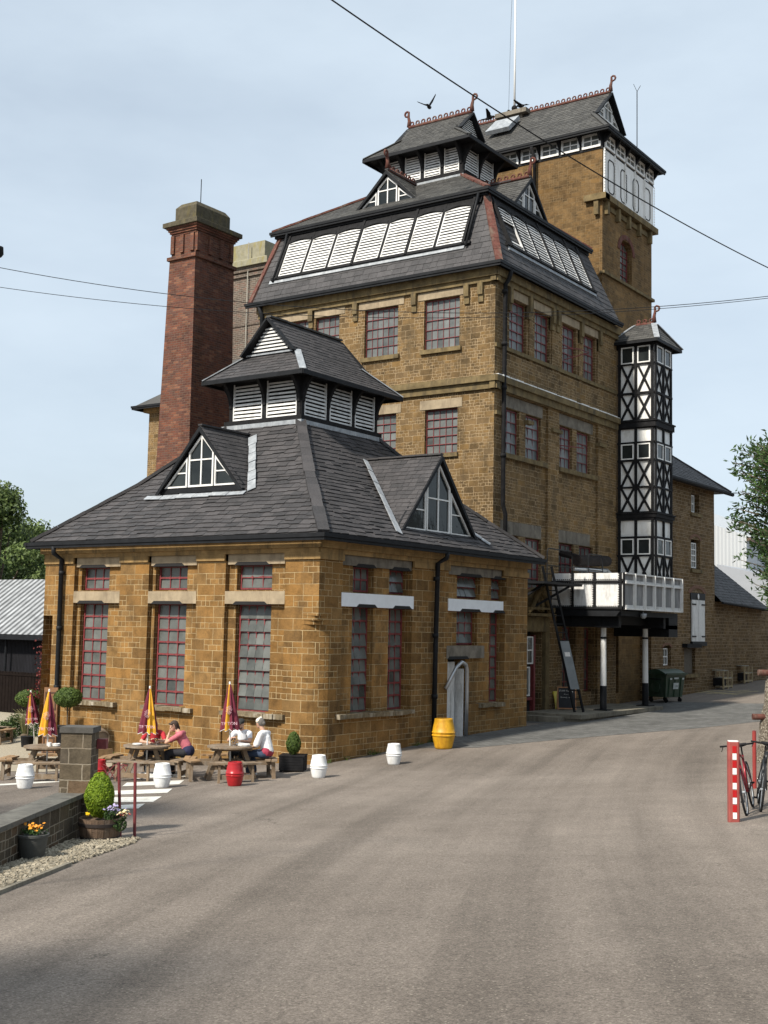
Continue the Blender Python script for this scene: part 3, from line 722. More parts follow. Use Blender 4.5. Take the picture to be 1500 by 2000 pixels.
mb=MB();mb.tube([(-.98,11.45,15.6),(-1.05,11.45,15.3),(-1.2,11.45,15.1),(-1.2,11.42,11),(-1.2,11.42,7.6),(-1.2,11.6,7.3),(-1.2,11.6,5.8)],.075,10)
for z in (9.2,11.5,13,14.8): mb.tube([(-1.2,11.42,z),(-1.2,11.42,z+.12)],.1,10)
mb.build('downpipe',M['blackwood'],BH,smooth=True)
mb=MB();mb.tube([(-11.5,10.7,15.6),(-11.5,10.9,15.2),(-11.5,10.92,9)],.09,10);mb.build('downpipe',M['black'],BH,smooth=True)
mb=MB();mb.tube([mL.P(-2.45,3.1,.25),mL.P(-2.5,2.6,.16),mL.P(-2.5,.9,.1)],.05,8);mb.tube([mL.P(-11.05,3.1,.25),mL.P(-11.05,2.6,.16),mL.P(-11.1,.9,.1)],.05,8);mb.sep('rainwater_pipe',M['black'],BH,smooth=True)
mb=MB() # upper roof
ru=[(-11.85,-2.12,11.74,20.1,18.8),(-8.45,-4.75,14.4,17.0,20.6)]
A,B=ring(ru[0]),ring(ru[1])
for i in range(4):
    j=(i+1)%4
    if i in (0,1,3): slates(mb,[A[i],A[j],B[j],B[i]],.19,.28,.014)
    else: mb.face([A[i],A[j],B[j],B[i]],0)
ur=mb.build('upper_roof',[M['slate2']],BH)
mb=MB()
for i in range(4): ridgeline(mb,A[i],B[i],.12,.4)
mb.sep('hip_tiles',M['redtile'],ur)
mb=MB();mb.box(-8.6,-4.65,14.28,17.1,20.42,20.62);mb.build('lead_apron',M['lead'],ur)
d1=dormer(BH,FY(12.55),-6.83,1.42,19.15,20.5,1,1.7,'slate2');crest(d1,(-6.83,12.4,20.58),(-6.83,14.3,20.58),.2,(1,0))
d2=dormer(BH,FX(-2.8),15.85,1.36,19.15,20.5,1,1.9,'slate2');crest(d2,(-4.7,15.85,20.58),(-2.65,15.85,20.58),.2,(0,1))
cupola(BH,-8.42,-4.8,14.47,16.95,20.75,21.85,4,2,.6,10)
gablet(BH,-9.05,-4.15,13.85,17.6,21.88,'x',15.7,.88,-7.9,-5.35,22.72,23.62,'slate2','louvre',crestp=True,name='lantern_roof',exp=.16,wid=.22)

# =============================================================== TOWER
TW=thing('brewery_tower','highest ironstone tower behind with ridge crest, flagpole and white iron tank panels','building',(-6,23.5,0))
tx0,tx1,ty0,ty1=-10.6,-2.0,20.93,26.1
hL=FY(ty0);hR=FX(tx1)
mb=MB()
relief(mb,hL,tx0,tx1,0,23.3,[(-3,-2,0,1,0)]);relief(mb,hR,ty0,ty1,-1,21.1,[(22.7,23.95,18.2,20.0,-.35,1),(20.95,22.6,1.0,3.4,-.3,1)])
mb.box(tx0,tx1-.3,ty0+.3,ty1,21,23.3)
mb.face([(tx0,ty0,0),(tx0,ty1,0),(tx0,ty1,23.3),(tx0,ty0,23.3)]);mb.face([(tx0,ty1,0),(tx1,ty1,0),(tx1,ty1,23.3),(tx0,ty1,23.3)])
P=[(22.7,20.01)]+[(23.325-.625*math.cos(pi*j/10),19.55+.5*math.sin(pi*j/10)) for j in range(11)]+[(23.95,20.01)]
mb.prism(P,hR,-.34,.002)
mb.build('wall',[M['tower_stone'],M['dark']],TW)
mb=MB()
for j in range(12):
    a0,a1=pi*j/12,pi*(j+1)/12;q=[(23.325-math.cos(a)*r*1.0,19.5+math.sin(a)*r*.85) for a,r in ((a0,.66),(a1,.66),(a1,.9),(a0,.9))];mb.prism(q,hR,-.05,.03)
mb.build('arch_ring',M['redtile'],TW)
window(TW,hR,22.72,23.93,18.25,20.0,-.25,3,6,bar=.025,hb=.03)
mb=MB();mb.fbox(hR,ty0-.05,ty1+.08,18.02,18.14,-.1,.12);mb.fbox(hR,ty0-.22,ty1+.2,21.1,21.35,-.3,.24);mb.fbox(hL,-2.75,-1.76,21.102,21.352,-.2,.2)
for u in (21.2,22.3,23.4,24.5,25.7): mb.fbox(hR,u-.1,u+.1,20.55,21.09,-.1,.17)
mb.fbox(hL,-2.32,-2.12,20.5,21.09,-.1,.16);mb.fbox(hR,21.6,25.5,20.8,21.0,-.1,.06)
mb.build('ledge',M['cutdark'],TW)
mb=MB();mb.fbox(hR,20.98,26.25,21.36,23.35,-.28,.02)
for i in range(6):
    u=20.98+i*1.045
    if i<5: mb.fbox(hR,u,u+.09,21.36,23.35,-.1,.06)
    for j in range(16):
        mb.fbox(hR,u+.01,u+.07,21.42+j*.12,21.47+j*.12,.06,.09)
for i in range(5):
    if i>3 and False: pass
pn=mb.build('tank_panel',M['white'],TW)
mb=MB()
for i in range(4):
    u=21.1+i*1.28;c=u+.62;
    pts=[(c-.3,21.75),(c-.3,22.85),(c-.18,23.0),(c+.18,23.0),(c+.3,22.85),(c+.3,21.75),(c+.18,21.6),(c-.18,21.6)]
    for q,w in zip(pts,pts[1:]+pts[:1]): mb.beam(hR.P(q[0],q[1],.03),hR.P(w[0],w[1],.03),.035,.03,up=(1,0,0))
mb.sep('panel_moulding',M['black'],pn)
mb=MB();mb.box(tx0,tx1+.03,ty0-.03,ty1+.2,23.301,23.36);mb.box(tx0+.1,tx1-.25,ty0+.25,ty1-.1,23.36,23.95,1)
for fr,a,b,n in ((hL,-10.6,-2.0,9),(hR,21.0,26.25,5)):
    w=(b-a)/n
    for i in range(n+1): mb.fbox(fr,min(max(a+i*w-.06,a),b-.12),min(max(a+i*w-.06,a),b-.12)+.12,23.36,23.98,-.15,.03)
    for i in range(n+1):
        u=min(max(a+i*w-.06,a),b-.12);mb.hexa([fr.P(u,23.6,.03),fr.P(u+.1,23.6,.03),fr.P(u+.1,23.6,.08),fr.P(u,23.6,.08),fr.P(u,23.97,.03),fr.P(u+.1,23.97,.03),fr.P(u+.1,23.97,.4),fr.P(u,23.97,.4)])
cl=mb.build('clerestory',[M['black'],M['dark']],TW)
for fr,a,b,n in ((hL,-10.6,-2.0,9),(hR,21.0,26.25,5)):
    w=(b-a)/n
    for i in range(n): window(cl,fr,a+i*w+.06,a+(i+1)*w-.06,23.38,23.97,.06,2,2,mat='white',gl='glass',bar=.04,hb=.04,edge=.09)
gablet(TW,-11,-1.62,20.55,26.5,24.02,'x',23.5,1.42,-9.6,-3.0,25.42,26.85,'slate2','window',crestp=True,name='tower_roof',exp=.2,wid=.26)
mb=MB();gutter(mb,[(-11,20.48,24.0),(-1.55,20.48,24.0),(-1.55,26.5,24.0)]);mb.build('gutter',M['black'],TW)
mb=MB();mb.tube([(-5.05,20.45,23.85),(-5.05,20.75,23.4),(-5.05,20.8,18.5)],.07,8);mb.build('downpipe',M['blackwood'],TW,smooth=True)
mb=MB();mb.box(-8.3,-6.7,23.0,24.0,26.75,26.95);mb.box(-8.0,-7.0,23.2,23.8,26.4,26.75);mb.build('flagpole_base',M['greystone'],TW)
mb=MB();q=[(-8.1,21.9,25.5),(-6.9,21.9,25.5),(-6.9,22.85,26.35),(-8.1,22.85,26.35)];mb.hexa([V(p) for p in q]+[V(p)+V((0,-.12,.14)) for p in q]);mb.build('skylight',M['lead'],TW)
fp=thing('flagpole','slender white flagpole rising from the ridge of the tower roof','flagpole',(-7.5,23.4,26.95))
mb=MB();mb.tube([(-7.5,23.4,26.9),(-7.5,23.4,30),(-7.5,23.4,36.5)],.06,10,rs=[.05,.045,.028]);mb.build('pole',M['white'],fp,smooth=True)
mb=MB();mb.tube([(-7.75,23.3,26.9),(-7.68,23.3,31),(-7.55,23.38,36)],.008,4);mb.build('halyard',M['black'],fp)
mb=MB();mb.sphere((-7.5,23.4,27.2),.14,.14,.14,10,6);mb.build('collar',M['blackwood'],fp,smooth=True)
ln=tag((lambda m:(m.tube([(-1.75,23.9,24.1),(-1.75,23.9,26.8)],.02,5),m.tube([(-1.75,23.9,26.8),(-1.65,24.05,27.1)],.012,4),m.tube([(-1.75,23.9,26.8),(-1.85,23.75,27.1)],.012,4),m.build('lightning_rod',M['black']))[-1])(MB()),'thin forked lightning rod at the right end of the tower roof','lightning rod')
def asphalt():
    t=NT('asphalt');p=t.pos()
    big=t.ramp(t.noise(p,.22,5,.6),[(.3,(.158,.134,.113)),(.7,(.204,.175,.149))])
    sx=t.add('ShaderNodeSeparateXYZ');t.l.new(p,sx.inputs[0]);cb=t.add('ShaderNodeCombineXYZ');t.l.new(t.math('ADD',t.math('ADD',sx.outputs[0],t.math('MULTIPLY',sx.outputs[1],.36)),t.math('MULTIPLY',t.math('MULTIPLY',sx.outputs[1],sx.outputs[1]),-.0055)),cb.inputs[0]);t.l.new(t.math('MULTIPLY',sx.outputs[1],.035),cb.inputs[1])
    tr=t.mix(1,t.ramp(t.noise(cb.outputs[0],1.1,4,.6),[(.36,.80),(.5,1.),(.66,1.16)]),t.ramp(t.noise(p,.12,3,.5),[(.35,.9),(.65,1.08)]),'MULTIPLY');c=t.mix(1,big,tr,'MULTIPLY')
    g=t.noise(p,60,4,.85);c=t.mix(1,c,t.ramp(g,[(.34,.5),(.5,.97),(.68,1.6)]),'MULTIPLY');c=t.mix(1,c,t.ramp(t.noise(p,24,4,.8),[(.32,.72),(.68,1.28)]),'MULTIPLY');c=t.mix(1,c,t.ramp(t.noise(p,1.1,5,.7),[(.3,.88),(.7,1.1)]),'MULTIPLY')
    v=t.add('ShaderNodeTexVoronoi');v.inputs['Scale'].default_value=38;t.l.new(p,v.inputs['Vector']);
    sepc=t.add('ShaderNodeSeparateColor');t.l.new(v.outputs['Color'],sepc.inputs[0])
    sp=t.math('MULTIPLY',t.math('LESS_THAN',v.outputs['Distance'],.28),t.math('GREATER_THAN',sepc.outputs[0],.88));c=t.mix(t.math('MULTIPLY',sp,.6),c,(.40,.36,.29))
    cr=t.add('ShaderNodeTexVoronoi',feature='DISTANCE_TO_EDGE');cr.inputs['Scale'].default_value=.28;w=t.add('ShaderNodeVectorMath',operation='MULTIPLY_ADD');t.l.new(t.noise(p,2.2,5,.7,out=1),w.inputs[0]);w.inputs[1].default_value=(1.1,1.1,0);t.l.new(p,w.inputs[2]);t.l.new(w.outputs[0],cr.inputs['Vector'])
    ck=t.math('MULTIPLY',t.math('LESS_THAN',cr.outputs['Distance'],.0022),t.ramp(t.noise(p,.6,3),[(.5,0.),(.6,.6)]));c=t.mix(ck,c,(.05,.045,.04))
    ds=t.ramp(t.noise(t.scale(p,1,1,1),1.7,6,.75),[(.68,0.),(.76,.35)]);c=t.mix(ds,c,(.075,.062,.05))
    return t.fin(c,.93,t.bump(t.math('ADD',g,t.math('MULTIPLY',t.noise(p,20,3),.6)),.75,.012),spec=.15)
M['asphalt']=asphalt()
def sheet(name,xs,ys,mat,dz=0,fn=None):
    v=[];f=[]
    for y in ys:
        for x in xs:
            z=(fn or gz)(x,y)+dz;v.append((x,y,z))
    n=len(xs)
    for j in range(len(ys)-1):
        for i in range(n-1): f.append((j*n+i,j*n+i+1,(j+1)*n+i+1,(j+1)*n+i))
    me=bpy.data.meshes.new(name);me.from_pydata(v,[],f);me.materials.append(mat);me.polygons.foreach_set('use_smooth',[True]*len(f))
    o=bpy.data.objects.new(name,me);COL.objects.link(o);return o
ax=[-900,-300,-120,-60,-35]+[-22+i for i in range(51)]+[40,70,150,400,900]
ay=[-900,-300,-120,-60,-40]+[-27+i for i in range(66)]+[50,70,120,300,900]
tag(sheet('ground',ax,ay,M['asphalt']),kind='structure')
# =============================================================== HOIST TURRET (timber framed)
HT=thing('hoist_turret','narrow black and white timber framed hoist turret with crossed braces and slate cap','turret',(-.5,21.8,5))
qx0,qx1,qy0,qy1=-1.38,.25,20.96,22.75
mb=MB();mb.box(qx0+.06,qx1-.06,qy0+.06,qy1,5.0,15.0)
hb_=mb.build('boarding',M['white'],HT)
F1=FY(qy0+.06);F2=FX(qx1-.06)
levels=[('x',5.25,6.42),('w',6.5,7.13),('b',7.22,7.85),('band',7.96,8.18),('x',8.2,9.13),('x',9.2,10.2),('w',10.28,10.9),('b',10.98,11.5),('band',11.55,11.85),('x',11.87,12.88),('x',12.97,14.08),('w',14.14,14.82)]
for fr,a,b in ((F1,qx0+.06,qx1-.06),(F2,qy0+.06,qy1)):
    mb=MB();m=(a+b)/2;e=.003 if fr is F2 else 0
    for u in (a+.06-(.003 if fr is F2 else 0),m,b-.06): mb.fbox(fr,u-.05,u+.05,5.0,15.0,-.02,.07+e)
    zs=sorted({z for l in levels for z in l[1:]})
    for l,n in zip(levels,levels[1:]): mb.fbox(fr,a-.02,b+.02,l[2],n[1],-.02,.075+e)
    mb.fbox(fr,a-.02,b+.02,14.82,15.0,-.02,.075+e)
    for k,z0,z1 in levels:
        if k=='band': mb.fbox(fr,a-.1,b+.1,z0,z1-.02,-.02,.12+e);mb.fbox(fr,a-.14,b+.14,z1-.08,z1-.02,-.02,.16+e)
        if k=='x':
            for p,q in ((a+.12,m-.06),(m+.06,b-.12)):
                mb.beam(fr.P(p,z0-.04,.03),fr.P(q,z1+.04,.03),.085,.05,up=fr.N);mb.beam(fr.P(p,z1+.04,.034),fr.P(q,z0-.04,.034),.085,.05,up=fr.N)
    mb.build('timber_frame',M['blackwood'],HT)
    for k,z0,z1 in levels:
        if k=='w':
            for p,q in ((a+.14,m-.08),(m+.08,b-.14)):
                f=window(HT,fr,p,q,z0,z1,.05,1,1,mat='white',gl='glassdark',edge=.045)
mb=MB();z=15.0
E_=[V((-1.62,20.68,z)),V((.45,20.68,z)),V((.45,23.3,z)),V((-1.62,23.3,z))];T_=[V((-.98,21.75,15.85)),V((-.12,21.75,15.85)),V((-.12,22.0,15.85)),V((-.98,22.0,15.85))]
for i in range(4): slates(mb,[E_[i],E_[(i+1)%4],T_[(i+1)%4],T_[i]],.18,.26,.012)
mb.face([p-V((0,0,.02)) for p in E_],1)
tr=mb.build('turret_roof',[M['slate2'],M['blackwood']],HT)
mb=MB()
for i in range(4): mb.beam(E_[i]+V((0,0,.02)),T_[i]+V((0,0,.03)),.22,.03)
mb.sep('hip_lead',M['lead'],tr);mb=MB()
for i in range(4): mb.beam(E_[i]-V((0,0,.06)),E_[(i+1)%4]-V((0,0,.06)),.05,.1)
mb.build('fascia',M['black'],tr);crest(tr,(-.95,21.87,15.9),(-.15,21.87,15.9),.2,(0,1))

# =============================================================== IRON TANK on columns
TK=thing('iron_tank','white riveted cast iron water tank carried on two columns over the platform','water tank',(0,18,4.2))
t0,t1,s0,s1=-1.36,1.35,15.36,20.7;ta,tb=FY(s0),FX(t1)
mb=MB();mb.box(t0,t1,s0,s1,4.27,5.5);mb.box(t0,t1-.06,s0+.06,s1-.06,5.5,5.501)
mb.build('tank_plates',M['whitewood'],TK)
mb=MB();mb.fbox(tb,s0+.1,s1,4.28,5.46,.001,.012);mb.build('side_plates',simple('grey_tank_plate',(.22,.225,.23),.6,.2,.2,4,.2,streak=True,dirt=(.4,.4,.4)),TK)
mb=MB()
for z,h in ((4.24,.08),(5.17,.07)): mb.fbox(ta,t0,t1,z,z+h,0,.07)
for u in (-.56,.29,1.26): mb.fbox(ta,u,u+.06,4.27,5.52,0,.06)
for u in (t0,-.5,.36): 
    pass
for i in range(34):
    u=t0+.05+i*.08;
    for z in (5.14,5.26,4.33): mb.fbox(ta,u,u+.03,z,z+.03,0,.055)
for j in range(15):
    for u in (-.62,.23,1.2): mb.fbox(ta,u,u+.04,4.35+j*.08,4.38+j*.08,0,.05)
mb.fbox(tb,s0,s0+.08,4.25,5.52,0,.05)
mb.build('tank_flange',M['blackwood'],TK)
mb=MB()
for z,h in ((4.24,.05),(5.14,.05),(5.47,.05)): mb.fbox(tb,s0+.081,s1,z,z+h,0,.10)
for i in range(1,7):
    u=s0+(s1-s0)*i/6-.05;mb.fbox(tb,u,u+.05,4.25,5.5,0,.13)
for i in range(44):
    u=s0+.1+i*.12;mb.prism([(u,4.29),(u+.05,4.29),(u+.025,4.4)],tb,0,.08);mb.prism([(u,5.19),(u+.05,5.19),(u+.025,5.26)],tb,0,.08)
mb.build('tank_rib',M['white'],TK)
mb=MB();mb.box(t0,t1-.1,s0+.1,s1,4.02,4.2);mb.box(t0,t1-.3,s0+.35,s0+.55,3.62,4.02);mb.box(t0,t1-.3,s1-.9,s1-.7,3.62,4.02);mb.box(.05,.4,s0+.3,s1+.6,3.72,4.05);mb.box(-1.0,-.8,s0+.3,s1+1.2,3.72,4.05)
mb.hexa([V(p) for p in ((t0,s0-.02,4.0),(1.1,s0-.02,4.0),(1.1,s0+.25,4.0),(t0,s0+.25,4.0),(t0,s0-.02,4.235),(1.3,s0-.02,4.235),(1.3,s0+.25,4.235),(t0,s0+.25,4.235))])
mb.box(t0,.9,20.7,21.6,3.3,3.75);mb.box(.2,.9,20.7,21.6,3.6,4.1)
mb.build('tank_beams',M['black'],TK)
for cx,cy in ((.23,16.25),(.23,20.02)):
    mb=MB();mb.lathe([(.12,.72),(.12,1.55),(.115,1.56)],(cx,cy,0),18,1);mb.lathe([(.11,1.56),(.10,3.2),(.11,3.21)],(cx,cy,0),18,0);mb.lathe([(.115,3.21),(.115,3.28)],(cx,cy,0),18,1);mb.lathe([(.10,3.28),(.10,3.6)],(cx,cy,0),18,0);mb.lathe([(.2,3.6),(.22,3.63),(.22,3.68)],(cx,cy,0),18,1);mb.box(cx-.26,cx+.26,cy-.26,cy+.26,.69,.73,1)
    mb.build('column',[M['white'],M['black']],TK,auto=True)
sl_=thing('spotlight','small silver floodlight fixed beneath the corner of the iron tank','floodlight',(1.3,17.3,4.1))
mb=MB();mb.tube([(1.28,17.3,4.2),(1.33,17.2,4.08)],.03,6);mb.lathe([(.05,0),(.1,.05),(.12,.18)],(1.36,17.15,3.95),12);mb.build('lamp_housing',M['lead'],sl_,smooth=True)
# platform
PF=tag((lambda m:(m.box(-1.36,.75,13.3,20.25,.2,.56),m.box(-1.36,.82,13.22,20.32,.56,.70),m.box(-1.2,.2,12.75,13.3,.2,.62),m.build('loading_platform',M['concrete']))[-1])(MB()),'low raised stone loading platform under the iron tank','platform')
# pipes at the wall
ex_=thing('exhaust_silencer','rusty black cylindrical silencer sticking out of the brewhouse wall','silencer',(-1.2,16.6,6))
mb=MB();mb.tube([(-.75,16.1,6.0),(-.75,18.7,6.12)],.2,14);mb.tube([(-.75,18.7,6.12),(-.75,18.8,6.12)],.15,10);mb.tube([(-1.5,16.3,6.3),(-.75,16.3,6.1)],.12,8);mb.build('drum',simple('rusty_black_steel',(.022,.018,.017),.8,.0,.5,8,.5,.15),ex_,smooth=False,auto=True)
sp_=thing('steam_pipe','shiny silver pipe running above the tank and bending down into it','pipe',(-.9,17,5.8))
mb=MB();mb.tube([(-.9,16.1,5.72),(-.9,19.0,5.78),(-.75,19.9,5.3),(-.7,20.0,5.1)],.085,12);
for y in (17.1,18.9): mb.tube([(-.9,y,5.74),(-.9,y+.06,5.74)],.11,12)
mb.build('pipe',simple('bright_steel',(.6,.6,.6),.3,.9,.1),sp_,auto=True)
# door canopy with scroll + door
mb=MB()
mb.fbox(gR,13.2,15.0,4.18,4.26,-.2,.32);mb.fbox(gR,13.15,15.05,3.95,4.05,-.2,.34)
mb.fbox(gR,13.3,14.9,3.42,3.93,-.2,.10)
for sg in (-1,1):
    pts=[gR.P(14.1+sg*(.05+.85*t_),4.95-.75*t_**.6+.12*math.sin(t_*6),.22) for t_ in [i/10 for i in range(11)]]
    mb.tube(pts,.1,8,rs=[.10]*5+[.08]*3+[.07,.09,.11])
mb.prism([(13.4,4.2),(14.8,4.2),(14.5,4.6),(14.1,4.95),(13.7,4.6)],gR,-.2,.14)
for u in (13.25,14.95): mb.fbox(gR,u-.15,u+.15,.3,3.9,-.2,.05)
for u in (13.95,14.25): mb.prism([(u-.1,4.12),(u+.1,4.12),(u+.04,4.6),(u-.04,4.6)],gR,.14,.22)
cn=mb.build('door_canopy',M['cutdark'],BH)
mb=MB();mb.fbox(gR,13.26,14.6,.45,3.3,-.35,-.25,1);mb.fbox(gR,14.2,14.32,.45,3.3,-.25,-.10,0);mb.fbox(gR,13.3,14.2,1.05,1.15,-.25,-.14,0)
dd_=mb.build('door',[M['red'],M['dark']],BH)
window(BH,gR,13.3,14.1,2.3,3.25,-.10,2,2,mat='white',gl='glassdark',name='transom');window(BH,gR,13.35,13.95,1.2,2.2,-.14,1,1,mat='white',gl='glass',name='door_glazing')
# wall platform, brackets and rails
gp=thing('maintenance_gantry','black iron gantry with bent handrails above the canopied door','gantry',(-1,14,5.2))
mb=MB();mb.box(-1.2,-.1,12.3,15.2,5.02,5.1);mb.build('deck',M['black'],gp)
mb=MB()
for y0_,y1_ in ((12.7,14.6),(15.9,17.1)):
    mb.tube([(-.2,y0_,5.1),(-.2,y0_,6.1),(-.2,y0_+.1,6.22),(-.2,y1_-.1,6.22),(-.2,y1_,6.1),(-.2,y1_,5.1)],.022,6);mb.tube([(-.2,y0_,5.65),(-.2,y1_,5.65)],.018,6)
mb.sep('handrail',M['black'],gp)
mb=MB();mb.beam((-1.3,13.6,4.2),(-.2,14.4,5.0),.08,.08);mb.beam((-1.3,12.6,4.4),(-.3,12.6,5.0),.08,.08);mb.sep('bracket',M['black'],gp)
def onz(px,py,z):
    d=fwv+(px-750)/2390.4*r1v-(py-1000)/2390.4*u1v;return CAMv+d*((z-CAMv.z)/d.z)
def onx(px,py,x):
    d=fwv+(px-750)/2390.4*r1v-(py-1000)/2390.4*u1v;return CAMv+d*((x-CAMv.x)/d.x)
ld=thing('ladder','long black ladder leaning from the platform up to the gantry beside the tank','ladder',(.4,13.5,.7))
mb=MB();A=onz(1131,1391,.70);B=onx(1068,1106,A.x-.55);
w_=V((.10,.17,0))*.9
for sg in (-1,1): mb.beam(A+w_*sg,B+w_*sg,.05,.075)
mb.sep('stile',M['black'],ld);mb=MB()
for i in range(17):
    p=A.lerp(B,(i+.6)/17.5);mb.tube([p-w_,p+w_],.018,6)
mb.sep('rung',M['black'],ld)
mb=MB();up=(A-B).normalized();n_=w_.cross(up).normalized()
if n_.x<0:n_=-n_
p,q=A.lerp(B,.16),A.lerp(B,.49);mb.hexa([p-w_+n_*.05,p+w_+n_*.05,q+w_+n_*.05,q-w_+n_*.05,p-w_+n_*.07,p+w_+n_*.07,q+w_+n_*.07,q-w_+n_*.07]);mb.build('climb_guard',simple('grey_guard',(.22,.25,.27),.5,.2,.15),ld)
mb=MB();p,q=A.lerp(B,.385),A.lerp(B,.415);mb.hexa([p-w_*.6+n_*.072,p+w_*.6+n_*.072,q+w_*.6+n_*.072,q-w_*.6+n_*.072,p-w_*.6+n_*.075,p+w_*.6+n_*.075,q+w_*.6+n_*.075,q-w_*.6+n_*.075]);mb.build('warning_label',M['white'],ld)

# =============================================================== MALT HOUSE (ell)
MH=thing('malt_house','plain dark ironstone range with white loft shutters and arched windows at the right','building',(-5,29,0))
xm=-1.5;mR_=FX(xm)
op=[(29.5,30.5,8.98,9.85),(29.45,30.6,6.4,7.75),(29.35,31.1,3.1,5.25),(26.1,27.0,2.05,2.9),(28.55,29.9,1.65,2.8)]
mb=MB();relief(mb,mR_,24.8,32.5,-1,10.3,[(a,b,c,d,-.3,1) for a,b,c,d in op])
mb.face([(xm,32.5,-1),(-9,32.5,-1),(-9,32.5,10.3),(xm,32.5,10.3)]);mb.face([(xm,24.8,-1),(-9,24.8,-1),(-9,24.8,10.3),(xm,24.8,10.3)])
mb.box(-2.3,-1.2,24.85,26.0,-1,.4)
mb.build('wall',[M['rubble'],M['dark']],MH)
def archring(u0,u1,z,parent,fr):
    m=MB();c=(u0+u1)/2;h=(u1-u0)/2
    for j in range(9):
        a0,a1=pi*(.12+.76*j/9),pi*(.12+.76*(j+1)/9);q=[(c-math.cos(a)*h*r,z-.1+math.sin(a)*h*.45*r) for a,r in ((a0,1.05),(a1,1.05),(a1,1.45),(a0,1.45))];m.prism(q,fr,-.05,.02)
    m.build('brick_arch',simple('worn_brick',(.15,.075,.045),.9,0,.3,9,.4),parent)
for a,b,z in ((29.45,30.6,7.72),(29.35,31.1,5.2),(26.1,27.0,2.85)): archring(a,b,z,MH,mR_)
window(MH,mR_,29.5,30.2,9.0,9.8,-.15,3,2,mat='white',bar=.03);window(MH,mR_,29.5,30.4,6.45,7.6,-.15,3,4,mat='white',bar=.03);window(MH,mR_,26.12,26.9,2.07,2.8,-.15,3,2,mat='white',bar=.03)
mb=MB();
for i in range(2): mb.fbox(mR_,29.42+i*.82,30.2+i*.82,3.1,4.98,.0,.06)
sh=mb.build('loft_shutter',M['whitewood'],MH)
mb=MB()
for z in (3.3,4.75):
    mb.fbox(mR_,29.4,29.85,z,z+.06,.06,.09);mb.fbox(mR_,30.6,31.05,z,z+.06,.06,.09)
mb.fbox(mR_,29.3,31.15,4.985,5.3,-.1,.04);mb.fbox(mR_,29.3,31.15,2.9,3.09,-.1,.12);mb.sep('strap_hinge',M['black'],sh)
mb=MB();mb.sphere(mR_.P(30.2,5.14,.06),.03,.1,.13,10,6);mb.build('oval_plate',M['white'],sh)
mb=MB();mb.fbox(mR_,28.6,29.85,1.66,2.78,-.2,-.12);mb.build('hatch',simple('old_grey_planks',(.10,.085,.065),.85,0,.3,8,.3),MH)
mb=MB();mb.fbox(mR_,28.3,30.1,2.82,3.0,-.1,.25);mb.build('hatch_hood',M['blackwood'],MH)
mb=MB();mb.fbox(mR_,28.4,30.1,1.5,1.64,-.1,.16);mb.fbox(mR_,29.35,30.7,8.8,8.95,-.1,.1);mb.fbox(mR_,29.35,30.75,6.22,6.38,-.1,.1);mb.sep('sill',M['cutdark'],MH)
mb=MB();ze=10.25
e=[V((-1.05,24,ze)),V((-1.05,33.6,ze)),V((-1.05-4.2,29.9,13.4)),V((-1.05-4.2,24,13.4))];slates(mb,e,.22,.3,.014)
g2=[V((-1.05,33.6,ze)),V((-10,33.6,ze)),V((-5.8,29.9,13.4)),V((-5.25,29.9,13.4))];mb.face(g2,0,.3);mb.face([V((-10,33.6,ze)),V((-10,24,ze)),V((-5.8,24,13.4)),V((-5.8,29.9,13.4))],0,.3)
mb.face([V((-1.05,24,ze-.05)),V((-1.05,33.6,ze-.05)),V((-10,33.6,ze-.05)),V((-10,24,ze-.05))],0,.1)
mr=mb.build('roof',[M['slate']],MH);mb=MB();ridgeline(mb,e[1],e[2],.1,.4);mb.sep('hip_tiles',M['slate'],mr)
mb=MB();mb.tube([(-1.0,24,10.15),(-1.0,33.7,10.15)],.09,8);mb.build('gutter',M['blackwood'],MH)
# low range beyond
LR=thing('low_stable_range','lower rubble stone range with steep slate roof beyond the malt house','building',(-5,38,0))
mb=MB();xl=-1.62
mb.box(-8,xl,32.55,40.2,-1,5.0);mb.box(-8,xl-.05,40.2,60,-1,5.0);
mb.build('wall',M['rubble'],LR)
mb=MB();e=[V((-1.2,32.55,4.98)),V((-1.2,39.9,4.78)),V((-3.6,36.8,7.4)),V((-3.6,32.55,7.7))];slates(mb,e,.2,.28,.014);mb.face([V((-1.2,39.9,4.7)),V((-3.6,36.8,7.4)),V((-7,36.8,7.4)),V((-7,39.9,4.7))],0)
mb.face([V((-8,32.55,5)),V((-8,40,5)),V((-3.6,36.8,7.4)),V((-3.6,32.55,7.7))],0)
mb.build('roof',[M['slate']],LR)
mb=MB();mb.tube([(-1.15,32.6,4.93),(-1.15,40,4.73)],.06,8);mb.build('gutter',M['blackwood'],LR)
# iron gate at right end
ig=thing('iron_gate','black barred iron gate at the far end of the rubble range','gate',(-.8,38.5,1.1))
mb=MB()
for i in range(8): mb.tube([(-.9+i*.22,39.4,1.05),(-.9+i*.22,39.4,3.4)],.02,5)
for z in (1.2,2.2,3.35): mb.tube([(-1.0,39.4,z),(.8,39.4,z)],.025,5)
mb.build('bars',M['black'],ig);mb=MB();mb.box(-.86,.8,39.45,39.47,2.3,3.3);mb.build('sheet_panel',simple('pale_sheet',(.45,.47,.46),.6,0,.1),ig)
